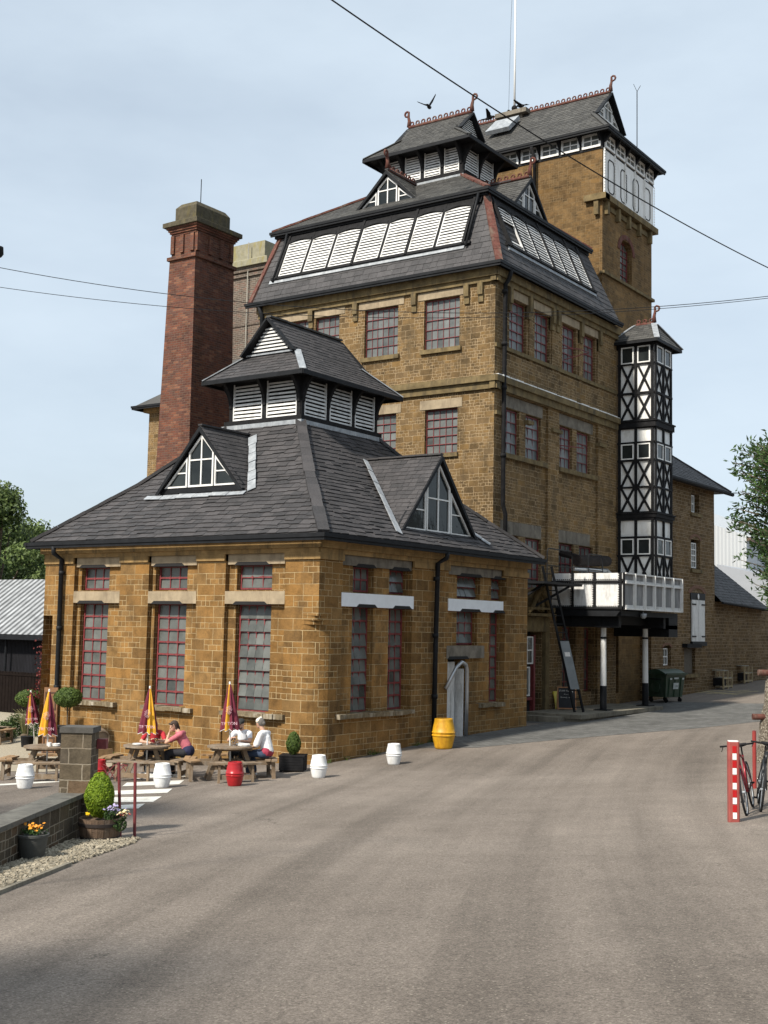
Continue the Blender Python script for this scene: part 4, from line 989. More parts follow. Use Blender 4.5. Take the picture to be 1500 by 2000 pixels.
# big white industrial shed
WS=thing('white_industrial_shed','large pale corrugated steel shed standing far behind the stone ranges','shed',(-20,75,0))
t=NT('white_profiled_steel');uv=t.wallmap();wv=t.add('ShaderNodeTexWave',wave_type='BANDS',bands_direction='X');wv.inputs['Scale'].default_value=1.2;t.l.new(uv,wv.inputs[0]);M['wsteel']=t.fin(t.mix(wv.outputs[0],(.36,.38,.40),(.46,.48,.49)),.5,t.bump(wv.outputs[0],.4,.05))
M['gsteel']=simple('grey_steel',(.30,.32,.35),.5,.1,.1,.5)
mb=MB();mb.box(-40,-9,60,95,0,10.2,0);mb.mesh([(-40,60,10.2),(-8.6,60,10.2),(-8.6,96,10.2),(-40,96,10.2),(-24,60,15.5),(-24,96,15.5)],[(0,1,4),(1,2,5,4),(3,0,4,5),(2,3,5)],0)
mb.build('steel_cladding',M['wsteel'],WS);mb=MB();mb.box(-9,-8.7,60,96,9.95,10.15);
for y in (64,70,76): mb.tube([(-8.8,y,10.2),(-8.75,y,4)],.12,6)
mb.build('rainwater_goods',simple('rusty_gutter',(.14,.09,.07),.7,0,.3),WS)
mb=MB();mb.box(-9,-3,54,96,0,6.6);mb.mesh([(-9,54,6.6),(-3,54,6.6),(-3,96,6.6),(-9,96,6.6),(-9,54,8.0),(-9,96,8.0)],[(0,1,4),(1,2,5,4),(2,3,5)],0);mb.build('lean_to',M['gsteel'],WS)

# =============================================================== CHIMNEYS and bits behind
CH=thing('brick_chimney','tapering red brick chimney stack with heavy moss stained stone cap','chimney',(-17.9,14.2,0))
def frust(mb,x0,x1,y0,y1,z0,X0,X1,Y0,Y1,z1,m=0): mb.hexa([(x0,y0,z0),(x1,y0,z0),(x1,y1,z0),(x0,y1,z0),(X0,Y0,z1),(X1,Y0,z1),(X1,Y1,z1),(X0,Y1,z1)],m)
mb=MB();frust(mb,-19.35,-17.0,12.9,15.75,0,-18.66,-17.15,13.0,15.45,19.05)
mb.box(-18.74,-17.05,12.9,15.55,19.05,19.2);mb.box(-18.6,-17.18,13.04,15.4,19.2,20.15)
for i in range(4): mb.box(-18.62-.055*i,-17.16+.055*i,13.02-.055*i,15.42+.055*i,20.15+.09*i,20.239+.09*i)
for u in (-18.6,-18.05,-17.45): mb.box(u,u+.2,12.96,13.04,19.35,20.15)
for v in (13.05,13.8,14.5,15.15): mb.box(-17.18,-17.1,v,v+.2,19.35,20.15)
mb.build('shaft',M['brick'],CH)
mb=MB();mb.box(-18.92,-16.9,12.76,15.68,20.51,20.7);frust(mb,-18.92,-16.9,12.76,15.68,20.7,-18.6,-17.2,13.05,15.4,20.85);mb.box(-18.5,-17.28,13.1,15.25,20.85,21.4)
frust(mb,-18.5,-17.28,13.1,15.25,21.4,-18.3,-17.4,13.25,15.05,21.6);mb.build('cap',M['cap'],CH)
mb=MB();mb.tube([(-17.9,14,21.5),(-17.9,14,22.9)],.02,5);mb.build('lightning_rod',M['black'],CH)
CH2=thing('grey_chimney','greyish brick chimney with pale lichened cap half hidden behind the red one','chimney',(-22,23,0))
mb=MB();frust(mb,-24.0,-20.6,21.8,25.2,0,-23.5,-20.95,22.0,24.4,21.4);mb.box(-23.55,-20.85,21.9,24.5,21.15,21.3);mb.box(-23.6,-20.8,21.85,24.55,21.4,21.65);mb.box(-23.58,-20.92,21.93,24.47,18.6,18.7);mb.build('shaft',M['brick_grey'],CH2)
mb=MB();mb.box(-23.7,-20.6,21.7,24.7,21.65,21.95);frust(mb,-23.7,-20.6,21.7,24.7,21.95,-23.4,-21.05,22.1,24.3,22.15);mb.box(-23.35,-21.1,22.1,24.3,22.15,22.95);mb.build('cap',M['cap2'],CH2)
mb=MB();mb.tube([(-22.0,21.88,22.9),(-22.0,21.85,12)],.03,5);mb.build('conductor_strip',simple('copper_green',(.35,.33,.28),.7),CH2)
RB=thing('rear_store','stone corner of a store building with slate eaves behind the red chimney','building',(-23,20,0))
mb=MB();mb.box(-24.7,-18,18,24,-1,13.9);mb.build('wall',M['brown'],RB)
mb=MB();mb.box(-24.9,-17.8,17.8,24,13.7,13.95);mb.build('cornice',M['cut'],RB)
mb=MB();mb.mesh([(-25.25,17.5,14.0),(-17.5,17.5,14.0),(-17.5,24.5,14.0),(-25.25,24.5,14.0),(-21.5,20.5,16.5),(-20,20.5,16.5)],[(0,1,5,4),(1,2,5),(2,3,4,5),(3,0,4)],0);mb.build('roof',M['slate2'],RB)
mb=MB();gutter(mb,[(-25.3,24,13.95),(-25.3,17.45,13.95),(-17.5,17.45,13.95)]);mb.build('gutter',M['black'],RB)
# corrugated shed left
def corr(name,c0,c1,sc_=9,d='X'):
    t=NT(name);p=t.pos();wv=t.add('ShaderNodeTexWave',wave_type='BANDS',bands_direction=d);wv.inputs['Scale'].default_value=sc_;t.l.new(p,wv.inputs[0])
    c=t.mix(wv.outputs[0],c0,c1);c=t.mix(1,c,t.ramp(t.noise(t.scale(p,1,1,.3),2,5,.7),[(.3,.6),(.7,1.2)]),'MULTIPLY');return t.fin(c,.75,t.bump(wv.outputs[0],.8,.04),spec=.15)
M['corrw']=corr('corrugated_roof',(.08,.085,.09),(.37,.385,.40),.75);M['corrb']=corr('black_corrugated',(.006,.006,.008),(.02,.02,.024),3)
SH=thing('corrugated_shed','long black corrugated shed with silvery corrugated roof at the left edge','shed',(-30,15,0))
mb=MB();mb.box(-60,-25.2,14.6,22,-1,2.6);mb.build('wall',M['corrb'],SH)
mb=MB();mb.mesh([(-60,14,2.8),(-25.0,14,2.8),(-25.0,18,5.6),(-60,18,5.6),(-60,22,2.8),(-25,22,2.8)],[(0,1,2,3),(3,2,5,4)],0);mb.build('roof',M['corrw'],SH)
mb=MB();mb.box(-60,-25,13.9,14.05,2.55,2.78);mb.build('gutter',M['black'],SH)
mb=MB()
for i in range(12):
    mb=MB();mb.tube([(-60+i*3,14.3,2.6),(-60+i*3,14.3,-.3)],.06,6);mb.build('post',M['black'],SH)
LT=thing('lean_to_roof','small ribbed grey lean-to roof tucked beside the pavilion corner','lean-to',(-13,1.5,1))
mb=MB();mb.hexa([V(p) for p in ((-12.6,2.2,1.55),(-11.0,2.2,3.1),(-11.0,4.5,3.1),(-12.6,4.5,1.55),(-12.6,2.2,1.62),(-11.0,2.2,3.17),(-11.0,4.5,3.17),(-12.6,4.5,1.62))]);mb.build('roof',M['corrw'],LT)
mb=MB();mb.box(-12.3,-11.0,2.5,4.4,-.5,1.5);mb.build('wall',M['darkstone'],LT)
FN=thing('timber_fence','dark brown close boarded fence along the back of the gravel garden','fence',(-25,9,-.4))
mb=MB()
for i in range(140): mb.box(-40+i*.2,-39.82+i*.2,9.0,9.03+.008*(i%2),-.6,1.35+rnd.uniform(-.01,.01))
mb.box(-40,-12,8.97,9.0,1.2,1.28);mb.build('boards',simple('dark_brown_fence',(.010,.007,.006),.9,0,.3,4,.2,.08),FN)
NB=tag((lambda m:(m.box(-20.9,-19.5,8.9,8.96,1.15,1.6),m.build('notice_board',M['greystone']))[-1])(MB()),'pale blank sheet leaning on top of the dark fence','board')
NB.data.materials[0]=simple('pale_board',(.5,.5,.48),.7)
# birds
def bird(loc,rz,sc_,flap,label,perch=False):
    m=MB();m.sphere((0,0,0),.17,.065,.065,10,7);m.sphere((.18,0,.035),.055,.045,.045,8,6);m.hexa([V(p) for p in ((.22,-.012,.02),(.29,-.004,.02),(.29,.004,.02),(.22,.012,.02),(.22,-.012,.045),(.29,-.003,.03),(.29,.003,.03),(.22,.012,.045))])
    m.hexa([V(p) for p in ((-.34,-.06,0),(-.12,-.03,0),(-.12,.03,0),(-.34,.06,0),(-.34,-.06,.012),(-.12,-.03,.02),(-.12,.03,.02),(-.34,.06,.012))])
    if not perch:
        for sg,fl in ((-1,flap[0]),(1,flap[1])):
            a=R(fl);q=[(.09,.03),(.12,.2),(.05,.44),(-.02,.46),(-.05,.25),(-.09,.04)]
            up=[V((x,sg*y*math.cos(a),y*math.sin(a)+.02)) for x,y in q];m.mesh(up+[p+V((0,0,.012)) for p in up],[(0,1,2,3,4,5),(11,10,9,8,7,6)]+[(i,(i+1)%6,6+(i+1)%6,6+i) for i in range(6)])
    else:
        m.tube([(0,.02,-.05),(.01,.02,-.15)],.008,4);m.tube([(0,-.02,-.05),(.01,-.02,-.15)],.008,4)
    o=m.build('bird',M['blackwood'],None,smooth=True);o.location=loc;o.rotation_euler=(0,R(-8),rz);o.scale=(sc_,)*3
    return tag(o,label,'bird',None)
def at(px,py,dep):
    d=fwv+(px-750)/2390.4*r1v-(py-1000)/2390.4*u1v;return CAMv+d*dep
bird(at(838,209,42),1.9,1.0,(58,25),'dark bird flying left of the lantern ridge with wings raised')
bird(at(955,231,48),.3,.95,(30,35),'dark bird gliding low just behind the overhead cable')
bird(at(1018,207,56),2.9,1.15,(20,12),'dark bird landing beside the flagpole base')
bird(at(992,219,56),2.2,1.0,None,'dark bird perched on the left of the flagpole base',True)
bird(at(929,244,54),1.2,.9,None,'dark bird perched where the tower ridge meets the lantern roof',True)
# overhead cables
def cable(a,b,sag,r,label,n=40):
    a=V(a);b=V(b);m=MB();m.tube([a.lerp(b,i/n)-V((0,0,sag*4*(i/n)*(1-i/n))) for i in range(n+1)],r,5);return tag(m.build('overhead_cable',M['black']),label,'cable')
cable(at(560,-62,15),at(1620,578,26),.30,.011,'thick black cable sloping across the sky in front of the tower')
cable(at(-60,511,24),at(1600,566,24),.72,.007,'upper of the two thin wires crossing the brewhouse front')
cable(at(-60,552,23.6),at(1600,570,23.6),.60,.006,'lower of the two thin wires crossing the brewhouse front')
# =============================================================== measured ground points
def gp(px,py,dz=0):
    d=fwv+(px-750)/2390.4*r1v-(py-1000)/2390.4*u1v;z=.5;p=CAMv
    for _ in range(60):
        p=CAMv+d*((z-CAMv.z)/d.z);z=.5*z+.5*(gz(p.x,p.y)+dz)
    return p
def inpoly(x,y,P):
    c=False;j=len(P)-1
    for i in range(len(P)):
        if (P[i][1]>y)!=(P[j][1]>y) and x<(P[j][0]-P[i][0])*(y-P[i][1])/(P[j][1]-P[i][1])+P[i][0]: c=not c
        j=i
    return c
def patch(name,poly,mat,dz,step=.25,kind='structure',label=None):
    """ground sheet clipped to a convex outline, draped over the ground"""
    P=[(p[0],p[1]) for p in poly]
    A=sum(P[i][0]*P[(i+1)%len(P)][1]-P[(i+1)%len(P)][0]*P[i][1] for i in range(len(P)))
    if A<0:P=P[::-1]
    ed=[(q[1]-p[1],-(q[0]-p[0])) for p,q in zip(P,P[1:]+P[:1])];ed=[(a,b,a*p[0]+b*p[1]) for (a,b),p in zip(ed,P)]
    x0,x1=min(p[0] for p in P),max(p[0] for p in P);y0,y1=min(p[1] for p in P),max(p[1] for p in P)
    m=MB();i=x0
    while i<x1:
        j=y0
        while j<y1:
            q=[(i,j),(i+step,j),(i+step,j+step),(i,j+step)]
            for e in ed:
                q=clip(q,*e)
                if len(q)<3:break
            if len(q)>=3: m.face([(a,b,gz(a,b)+dz) for a,b in q])
            j+=step
        i+=step
    return tag(m.build(name,mat),label,None,None,kind)
def brickmat(name,c,mo,bw,rh,bump=.5,msz=.012,rough=.9):
    t=NT(name);p=t.pos();b=t.add('ShaderNodeTexBrick',offset=.5);t.set(b,Vector=p,Color1=(*[x*.75 for x in c],1),Color2=(*[x*1.25 for x in c],1),Mortar=(*mo,1),Scale=1,Mortar_Size=msz,Brick_Width=bw,Row_Height=rh)
    col=t.mix(1,b.outputs[0],t.ramp(t.noise(p,1.2,5,.7),[(.3,.7),(.7,1.25)]),'MULTIPLY')
    return t.fin(col,rough,t.bump(t.math('SUBTRACT',t.noise(p,25,3),b.outputs['Fac']),bump,.02),spec=.3)
M['setts']=brickmat('granite_setts',(.125,.125,.12),(.075,.07,.06),.22,.12)
M['paint']=simple('road_paint',(.62,.61,.56),.8,0,.12,6,.3,dirt=(.35,.33,.29))
M['ypaint']=simple('yellow_road_paint',(.42,.34,.17),.85,0,.2,6)
M['gravel']=simple('pale_gravel',(.33,.29,.22),.95,0,.45,45,.9,.2,bscale=70)
for nm,P_ in (('sett_paving',[(870,1463),(1010,1458),(1120,1441),(1280,1425),(1160,1392),(1035,1409)]),('sett_paving',[(1120,1441),(1500,1407),(1620,1395),(1620,1368),(1300,1376),(1262,1392)])):
    pass
def worldpoly(P): return [gp(*p) for p in P]
patch('sett_paving',[(0.02,3.9),(1.9,4.6),(5.2,12.2),(.02,12.2)],M['setts'],.006)
patch('sett_paving',[(-1.36,12.2),(5.2,12.2),(6.6,17.0),(5.5,24.5),(-1.4,24.5)],M['setts'],.006)
for P_ in ([(266,1521),(274.7,1516),(376,1511),(372,1517)],[(238.7,1536),(248,1528.7),(360,1524),(350,1532)],[(212.7,1553),(224,1544.7),(336.7,1540.7),(326.7,1548.7)],[(207,1567),(214,1558),(315.8,1556),(298.7,1566.7)],[(228,1580),(236,1573),(283,1570),(270,1579.5)]):
    patch('crossing_stripe',worldpoly(P_),M['paint'],.006,.4)
patch('road_line',worldpoly([(-60,1535),(-60,1538),(118,1527.5),(118,1524.5)]),M['paint'],.006,.4)
patch('gravel_garden',[(-40,-3.0),(-10.35,-.1),(-4.6,-1.6),(-5.2,-4.0),(-14,-6.5),(-40,-12)],M['gravel'],.01,.6)
patch('gravel_garden',[(-40,-3.0),(-10.35,-.1),(-10.6,9),(-40,9)],M['gravel'],.01,.6)
for a,b in (((1352,1353),(1480,1356)),((1375,1349),(1470,1351)),((1352,1353),(1420,1348)),((1380,1355),(1465,1348)),((1410,1356),(1482,1350)),((1360,1349),(1440,1357))):
    p,q=gp(*a),gp(*b);n_=V((-(q-p).y,(q-p).x,0)).normalized()*.06;patch('yellow_marking',[p-n_,q-n_,q+n_,p+n_],M['ypaint'],.006,.5)

# =============================================================== kegs
def keg(name,label,mat,px,py,h=.5,r=.185,group=None,pos=None,cat='keg'):
    p=pos or gp(px,py);t=thing(name,label,cat,p,rnd.uniform(0,6),group)
    m=MB();k=h/.5
    pr=[(r*.70,0),(r*.76,.012*k),(r*.80,.03*k),(r*.83,.06*k),(r*.94,.14*k),(r*.995,.205*k),(r*1.05,.212*k),(r*1.06,.226*k),(r*1.0,.236*k),(r*1.0,.25*k),(r*1.05,.262*k),(r*1.06,.276*k),(r*1.0,.288*k),(r*.95,.36*k),(r*.86,.43*k),(r*.84,.45*k),(r*.84,.47*k),(r*.81,.495*k),(r*.74,.5*k),(r*.72,.475*k),(.02,.472*k)]
    m.lathe(pr,seg=28);m.build('keg_body',mat,t,local=True,auto=True)
    m=MB();m.lathe([(.03,.472*k),(.03,.49*k),(.01,.492*k)],seg=12);m.build('bung',M['blackwood'],t,local=True)
    return t
WK=simple('white_keg_paint',(.72,.73,.73),.5,0,.08,9,.15,dirt=(.42,.40,.36));RK=simple('red_keg_paint',(.33,.012,.016),.3,0,.2,5,.05);YK=simple('yellow_keg_paint',(.60,.32,.012),.5,0,.22,5,.1,dirt=(.38,.17,.01))
keg('keg','white painted keg standing beside the black cube planter',WK,622,1519,group='painted kegs in the yard')
keg('keg','white painted keg standing alone near the right wall of the pavilion',WK,769,1493,group='painted kegs in the yard')
keg('keg','white painted keg beside the bench left of the stone pillar',WK,48,1540,group='painted kegs in the yard')
keg('keg','white painted keg on the zebra crossing between the picnic tables',WK,316,1538,group='painted kegs in the yard')
keg('keg','bright red keg standing in front of the right hand picnic table',RK,458,1535,group='painted kegs in the yard')
keg('keg','red keg mostly hidden behind the stone pillar',RK,191,1524,h=.46,group='painted kegs in the yard')
yb=keg('barrel','tall worn yellow barrel with twin hoops by the pavilion door',YK,866,1462,h=.80,r=.30,cat='barrel')
# =============================================================== foliage
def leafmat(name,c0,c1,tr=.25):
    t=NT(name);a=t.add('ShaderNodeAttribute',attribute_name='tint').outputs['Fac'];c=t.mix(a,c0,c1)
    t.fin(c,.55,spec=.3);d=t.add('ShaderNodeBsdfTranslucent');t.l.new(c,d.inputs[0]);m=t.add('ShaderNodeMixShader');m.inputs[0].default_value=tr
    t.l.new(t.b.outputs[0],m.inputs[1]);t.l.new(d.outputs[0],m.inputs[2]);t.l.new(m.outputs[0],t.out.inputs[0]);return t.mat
M['box']=leafmat('box_leaves',(.075,.15,.010),(.27,.37,.025));M['bay']=leafmat('bay_leaves',(.03,.06,.012),(.13,.19,.04));M['tree']=leafmat('tree_leaves',(.022,.045,.012),(.20,.27,.08));M['birch']=leafmat('birch_leaves',(.04,.075,.018),(.16,.22,.06));M['dtree']=leafmat('dark_tree_leaves',(.014,.030,.009),(.10,.15,.045));M['shrub']=leafmat('shrub_leaves',(.016,.038,.012),(.08,.145,.038))
M['bark']=simple('bark',(.10,.075,.05),.9,0,.3,10,.5)
def leaf(m,c,L,W,n,t):
    c=V(c);n=n.normalized();a=n.orthogonal().normalized();a=(Matrix.Rotation(rnd.random()*2*pi,3,n)@a);b=n.cross(a)
    m.face([c-a*L*.5,c-b*W*.5+n*.1*W,c+a*L*.5,c+b*W*.5+n*.1*W],0,t)
def rvec(): 
    while 1:
        v=V((rnd.uniform(-1,1),rnd.uniform(-1,1),rnd.uniform(-1,1)))
        if .05<v.length<1: return v.normalized()
def topiary(m,c,rx,rz,n,L,fn=None,bumpy=.06):
    c=V(c)
    for i in range(n):
        d=rvec();k=(1-abs(rnd.gauss(0,.06)))*(1+bumpy*math.sin(d.x*9+1)*math.sin(d.y*8)*math.sin(d.z*7+2));s=fn(d) if fn else 1
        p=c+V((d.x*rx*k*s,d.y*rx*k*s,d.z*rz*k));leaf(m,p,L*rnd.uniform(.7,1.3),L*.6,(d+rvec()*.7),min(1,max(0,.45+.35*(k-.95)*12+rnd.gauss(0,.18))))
    s2=[]
# black cube planter with cone bush
P_=gp(572,1506);t=thing('cube_planter','black slatted cube planter holding a clipped oval bush against the corner','planter',P_,R(30));t.scale=(1.12,1.12,1.05)
m=MB();m.box(-.24,.24,-.24,.24,.03,.34)
for k in range(5):
    for fx in ((-.262,-.24,-.25,.25),(.24,.262,-.25,.25),(-.25,.25,-.262,-.24),(-.25,.25,.24,.262)): m.box(*fx,.04+k*.06,.094+k*.06)
m.box(-.27,.27,-.27,.27,.34,.365);
for a in (-.22,.22):
    for b in (-.22,.22): m.box(a-.03,a+.03,b-.03,b+.03,0,.03)
m.build('box',M['blackwood'],t,local=True)
m=MB();topiary(m,(0,0,.62),.16,.26,2600,.035,lambda d:1-.25*max(0,d.z));m.sphere((0,0,.6),.12,.12,.21,10,8,t=.0);m.build('bush',M['bay'],t,local=True)
m=MB();m.tube([(0,0,.3),(0,0,.5)],.015,6);m.build('stem',M['bark'],t,local=True)
# lollipop trees
for (px,py,dep,rr,fl,lb) in ((57,1364,37.5,.42,.64,'lollipop clipped bay tree left of the leaning panelled door'),(133,1362,33.4,.39,.70,'lollipop clipped bay tree right of the leaning panelled door')):
    c=at(px,py,dep);g0=gz(c.x,c.y);t=thing('topiary_tree',lb,'topiary',(c.x,c.y,g0),0,'lollipop topiary trees in the garden')
    m=MB();topiary(m,(0,0,c.z-g0),rr,rr*fl,4200,.045);m.sphere((0,0,c.z-g0),rr*.85,rr*.85,rr*.85*fl,12,8,t=0);m.build('crown',M['bay'],t,local=True)
    m=MB();m.tube([(0,0,0),(.01,0,.5),(0,0,c.z-g0-.2)],.02,6);
    for k in range(5): m.tube([(0,0,c.z-g0-rr*fl-.12),(.16*math.cos(k*1.3),.16*math.sin(k*1.3),c.z-g0-rr*fl*.6)],.008,4)
    m.build('trunk',M['bark'],t,local=True);m=MB();m.lathe([(.17,0),(.2,.3),(.21,.32),(.17,.32)],seg=14);m.build('pot',M['blackwood'],t,local=True,auto=True)
# half barrel planter
P_=gp(195,1640);t=thing('barrel_planter','weathered half barrel planter with clipped egg shaped bush and trailing pansies','planter',P_,0)
m=MB();n=22
for k in range(n):
    a0,a1=2*pi*k/n+.01,2*pi*(k+1)/n-.01
    for (r0_,z0),(r1_,z1) in (((.25,0),(.285,.15)),((.285,.15),(.30,.30+rnd.uniform(-.006,.01)))):
        m.face([(r0_*math.cos(a0),r0_*math.sin(a0),z0),(r0_*math.cos(a1),r0_*math.sin(a1),z0),(r1_*math.cos(a1),r1_*math.sin(a1),z1),(r1_*math.cos(a0),r1_*math.sin(a0),z1)])
m.lathe([(.24,0),(.272,.15),(.282,.29),(.29,.298),(.26,.298),(.25,.26),(.01,.26)],seg=22)
m.build('staves',simple('old_oak',(.13,.085,.055),.9,0,.4,9,.6,streak=True,dirt=(.22,.18,.14)),t,local=True)
m=MB();m.lathe([(.276,.20),(.302,.201),(.308,.245),(.28,.25)],seg=24);m.lathe([(.255,.02),(.268,.02),(.275,.06),(.26,.06)],seg=24);m.build('iron_hoop',simple('rusty_iron',(.04,.03,.027),.8,.2,.4),t,local=True,auto=True)
m=MB();c=V((-.04,.0,.60));topiary(m,c,.205,.31,9000,.028,lambda d:1-.22*max(0,d.z)+.05*min(0,d.z),.05);m.sphere(c,.18,.18,.275,14,10,t=0,fn=lambda d:1-.1*max(0,d.z));m.build('bush',M['box'],t,local=True)
rt=V((r1v.x,r1v.y,0)).normalized();fo=V((-fwv.x,-fwv.y,0)).normalized()
m=MB()
for k in range(900):
    a=rvec();p=rt*.22+fo*.08+V((a.x*.15,a.y*.15,.34+a.z*.1))+V((0,0,-.12 if a.x>.6 else 0));leaf(m,p,.035,.018,rvec(),rnd.random())
m.build('pansy_leaves',M['shrub'],t,local=True)
def flowers(par,name,cen,sp,n,col,sz,z=.0):
    m=MB()
    for k in range(n):
        p=V(cen)+V((rnd.gauss(0,sp),rnd.gauss(0,sp),rnd.gauss(0,sp*.5)));d=(V((0,0,1))+rvec()*.8+fo*.6).normalized();a=d.orthogonal().normalized();b=d.cross(a)
        for j in range(5):
            w=2*pi*j/5;u=a*math.cos(w)+b*math.sin(w);s=a*math.cos(w+.6)+b*math.sin(w+.6);s2=a*math.cos(w-.6)+b*math.sin(w-.6);m.face([p,p+s2*sz*.7,p+u*sz,p+s*sz*.7])
    m.build(name,simple('petals_'+name,col,.6,0,.15,20),par,local=True)
flowers(t,'mauve_flowers',rt*.20+fo*.12+V((0,0,.44)),.05,26,(.35,.30,.5),.022);flowers(t,'cream_flowers',rt*.34+fo*.10+V((0,0,.40)),.045,26,(.75,.62,.35),.020);flowers(t,'red_flowers',rt*.36+fo*.1+V((0,0,.36)),.04,12,(.35,.03,.03),.018);flowers(t,'yellow_flowers',-rt*.13+fo*.24+V((0,0,.37)),.012,4,(.85,.55,.01),.035)
# grey pot
P_=gp(62,1678);t=thing('flower_pot','dark grey rimmed pot with orange flowers on the slate chippings','pot',P_,0)
m=MB();m.lathe([(.12,0),(.15,.06),(.175,.2),(.18,.27),(.195,.272),(.197,.30),(.175,.302),(.165,.26),(.01,.25)],seg=26);m.build('pot_body',simple('lead_grey_pot',(.065,.066,.06),.7,0,.25,6,.3),t,local=True,auto=True)
m=MB()
for k in range(450): leaf(m,V((rnd.gauss(0,.06),rnd.gauss(0,.06),.31+abs(rnd.gauss(0,.03)))),.04,.015,rvec(),rnd.random())
m.build('leaves',M['shrub'],t,local=True);flowers(t,'orange_flowers',(.02,0,.38),.045,34,(.72,.28,.01),.022)
# chippings bed
m=MB();bed=worldpoly([(-80,1720),(0,1697),(142,1643),(275,1638),(262,1647),(130,1692),(0,1741),(-80,1775)])
xs=[p.x for p in bed];ys=[p.y for p in bed];B_=[(p.x,p.y) for p in bed]
c=0
while c<5200:
    x=rnd.uniform(min(xs),max(xs));y=rnd.uniform(min(ys),max(ys))
    if not inpoly(x,y,B_): continue
    c+=1;z=gz(x,y)+rnd.uniform(.0,.03);a=rnd.uniform(.015,.04);b=a*rnd.uniform(.35,.7);h=rnd.uniform(.004,.01);q=Matrix.Rotation(rnd.uniform(0,2*pi),3,'Z')@Matrix.Rotation(rnd.gauss(0,.35),3,'X')@Matrix.Rotation(rnd.gauss(0,.3),3,'Y')
    pts=[(-a,-b*.6,-h),(a*.7,-b,-h),(a,b*.5,-h),(-a*.5,b,-h),(-a*.9,-b*.5,h),(a*.6,-b*.9,h),(a*.9,b*.4,h),(-a*.5,b*.9,h)]
    m.hexa([V((x,y,z))+q@V(p) for p in pts],0,rnd.random())
M['chips']=glass('slate_chippings',(.10,.085,.06),(.42,.37,.28),.85);tag(m.build('gravel_chippings',M['chips']),'pale slate chippings along the foot of the low stone wall','gravel',None,'stuff')
patch('planting_bed',[(p.x,p.y) for p in bed],simple('bed_soil',(.14,.12,.09),.95,0,.3,30,.6),.008,.4)
p,q=gp(-80,1777),gp(135,1691);n_=V((-(q-p).y,(q-p).x,0)).normalized()
m=MB();k=12
for i in range(k):
    a,b=p.lerp(q,i/k),p.lerp(q,(i+.99)/k);a.z=gz(a.x,a.y)+.01;b.z=gz(b.x,b.y)+.01;m.beam(a,b,.05,.06)
tag(m.build('kerb_edging',M['concrete']),kind='structure')
# low wall and pillar
pb=gp(150,1641);wd=(gp(0,1693)-gp(141,1641));wd.z=0;wd.normalize();wn=V((-wd.y,wd.x,0))
if wn.dot(rt)<0: wn=-wn
pc=gp(141,1641)-wn*.16
wl=thing('low_stone_wall','low dark stone garden wall with smooth slab coping running off to the left','wall',(pc.x,pc.y,gz(pc.x,pc.y)))
m=MB();fw_=Fr((pc.x,pc.y,0),wd,(0,0,1),wn);L_=9.0;za=gz(pc.x,pc.y)
def wz(u): 
    p=pc+wd*u;return gz(p.x,p.y)
for i in range(12):
    u0_,u1_=-.385+L_*i/12,-.385+L_*(i+1)/12;z0_,z1_=za+.53+.012*u0_,za+.53+.012*u1_
    m.hexa([fw_.P(u0_,wz(u0_)-.4,-.17),fw_.P(u1_,wz(u1_)-.4,-.17),fw_.P(u1_,wz(u1_)-.4,.15),fw_.P(u0_,wz(u0_)-.4,.15),fw_.P(u0_,z0_,-.17),fw_.P(u1_,z1_,-.17),fw_.P(u1_,z1_,.15),fw_.P(u0_,z0_,.15)])
m.build('stonework',M['darkstone'],wl)
m=MB()
for i in range(9):
    u0_,u1_=-.385+i*1.0,-.385+i*1.0+.992;z0_,z1_=za+.53+.012*u0_,za+.53+.012*u1_
    m.hexa([fw_.P(u0_,z0_,-.20),fw_.P(u1_,z1_,-.20),fw_.P(u1_,z1_,.18),fw_.P(u0_,z0_,.18),fw_.P(u0_,z0_+.06,-.20),fw_.P(u1_,z1_+.06,-.20),fw_.P(u1_,z1_+.06,.18),fw_.P(u0_,z0_+.06,.18)])
m.build('coping',simple('dark_coping',(.10,.095,.082),.9,0,.35,5,.4,dirt=(.17,.165,.14)),wl)
pl_=thing('stone_pillar','square dark stone gate pillar with flat cap at the end of the low wall','pillar',(pc.x,pc.y,za))
fq=Fr((pc.x,pc.y,0),wd,(0,0,1),wn)
m=MB();m.fbox(fq,-.75,-.39,za-.4,za+1.42,-.18,.26);m.build('shaft',M['darkstone'],pl_)
m=MB();m.fbox(fq,-.77,-.37,za+1.421,za+1.50,-.20,.28);m.build('cap',simple('pillar_cap',(.075,.07,.062),.85,0,.3,6,.4),pl_)
rs=thing('red_sign','small red sign box fixed to the right side of the stone pillar','sign',tuple(fq.P(-.35,za+1.15,.22)))
m=MB();m.fbox(fq,-.74,-.63,za+1.18,za+1.32,.265,.40);m.build('sign_box',M['red'],rs)
# leaning red posts
t=None
for i,(px,py,dx,lb) in enumerate(((235,1634,-.06,'thin dark red post beside the half barrel planter'),(263,1636,-.03,'thin dark red post at the tip of the chippings'))):
    g=gp(px,py);t=thing('marker_post',lb,'post',g,0,'red marker posts beside the planter')
    m=MB();m.tube([(0,0,-.05),tuple(rt*dx+V((0,0,1.0)))],.022,10);m.build('post',M['red'],t,local=True);m=MB();m.lathe([(.024,0),(.024,.02),(.005,.025)],tuple(rt*dx+V((0,0,1.0))),10);m.build('post_cap',M['red'],t,local=True)
g=gp(228,1528);m=MB();A=g+V((-.5,.2,.5))
for k in range(3): m.tube([g+rt*(-.32+.55*i/14)+V((0,0,.06+.32*abs(math.cos(pi*i/14+k*.5))+.02*k))+fo*(.1*k) for i in range(15)],.009,5)
tag(m.build('chain',M['red']),'loops of dark red plastic chain hanging below the middle picnic table','chain')
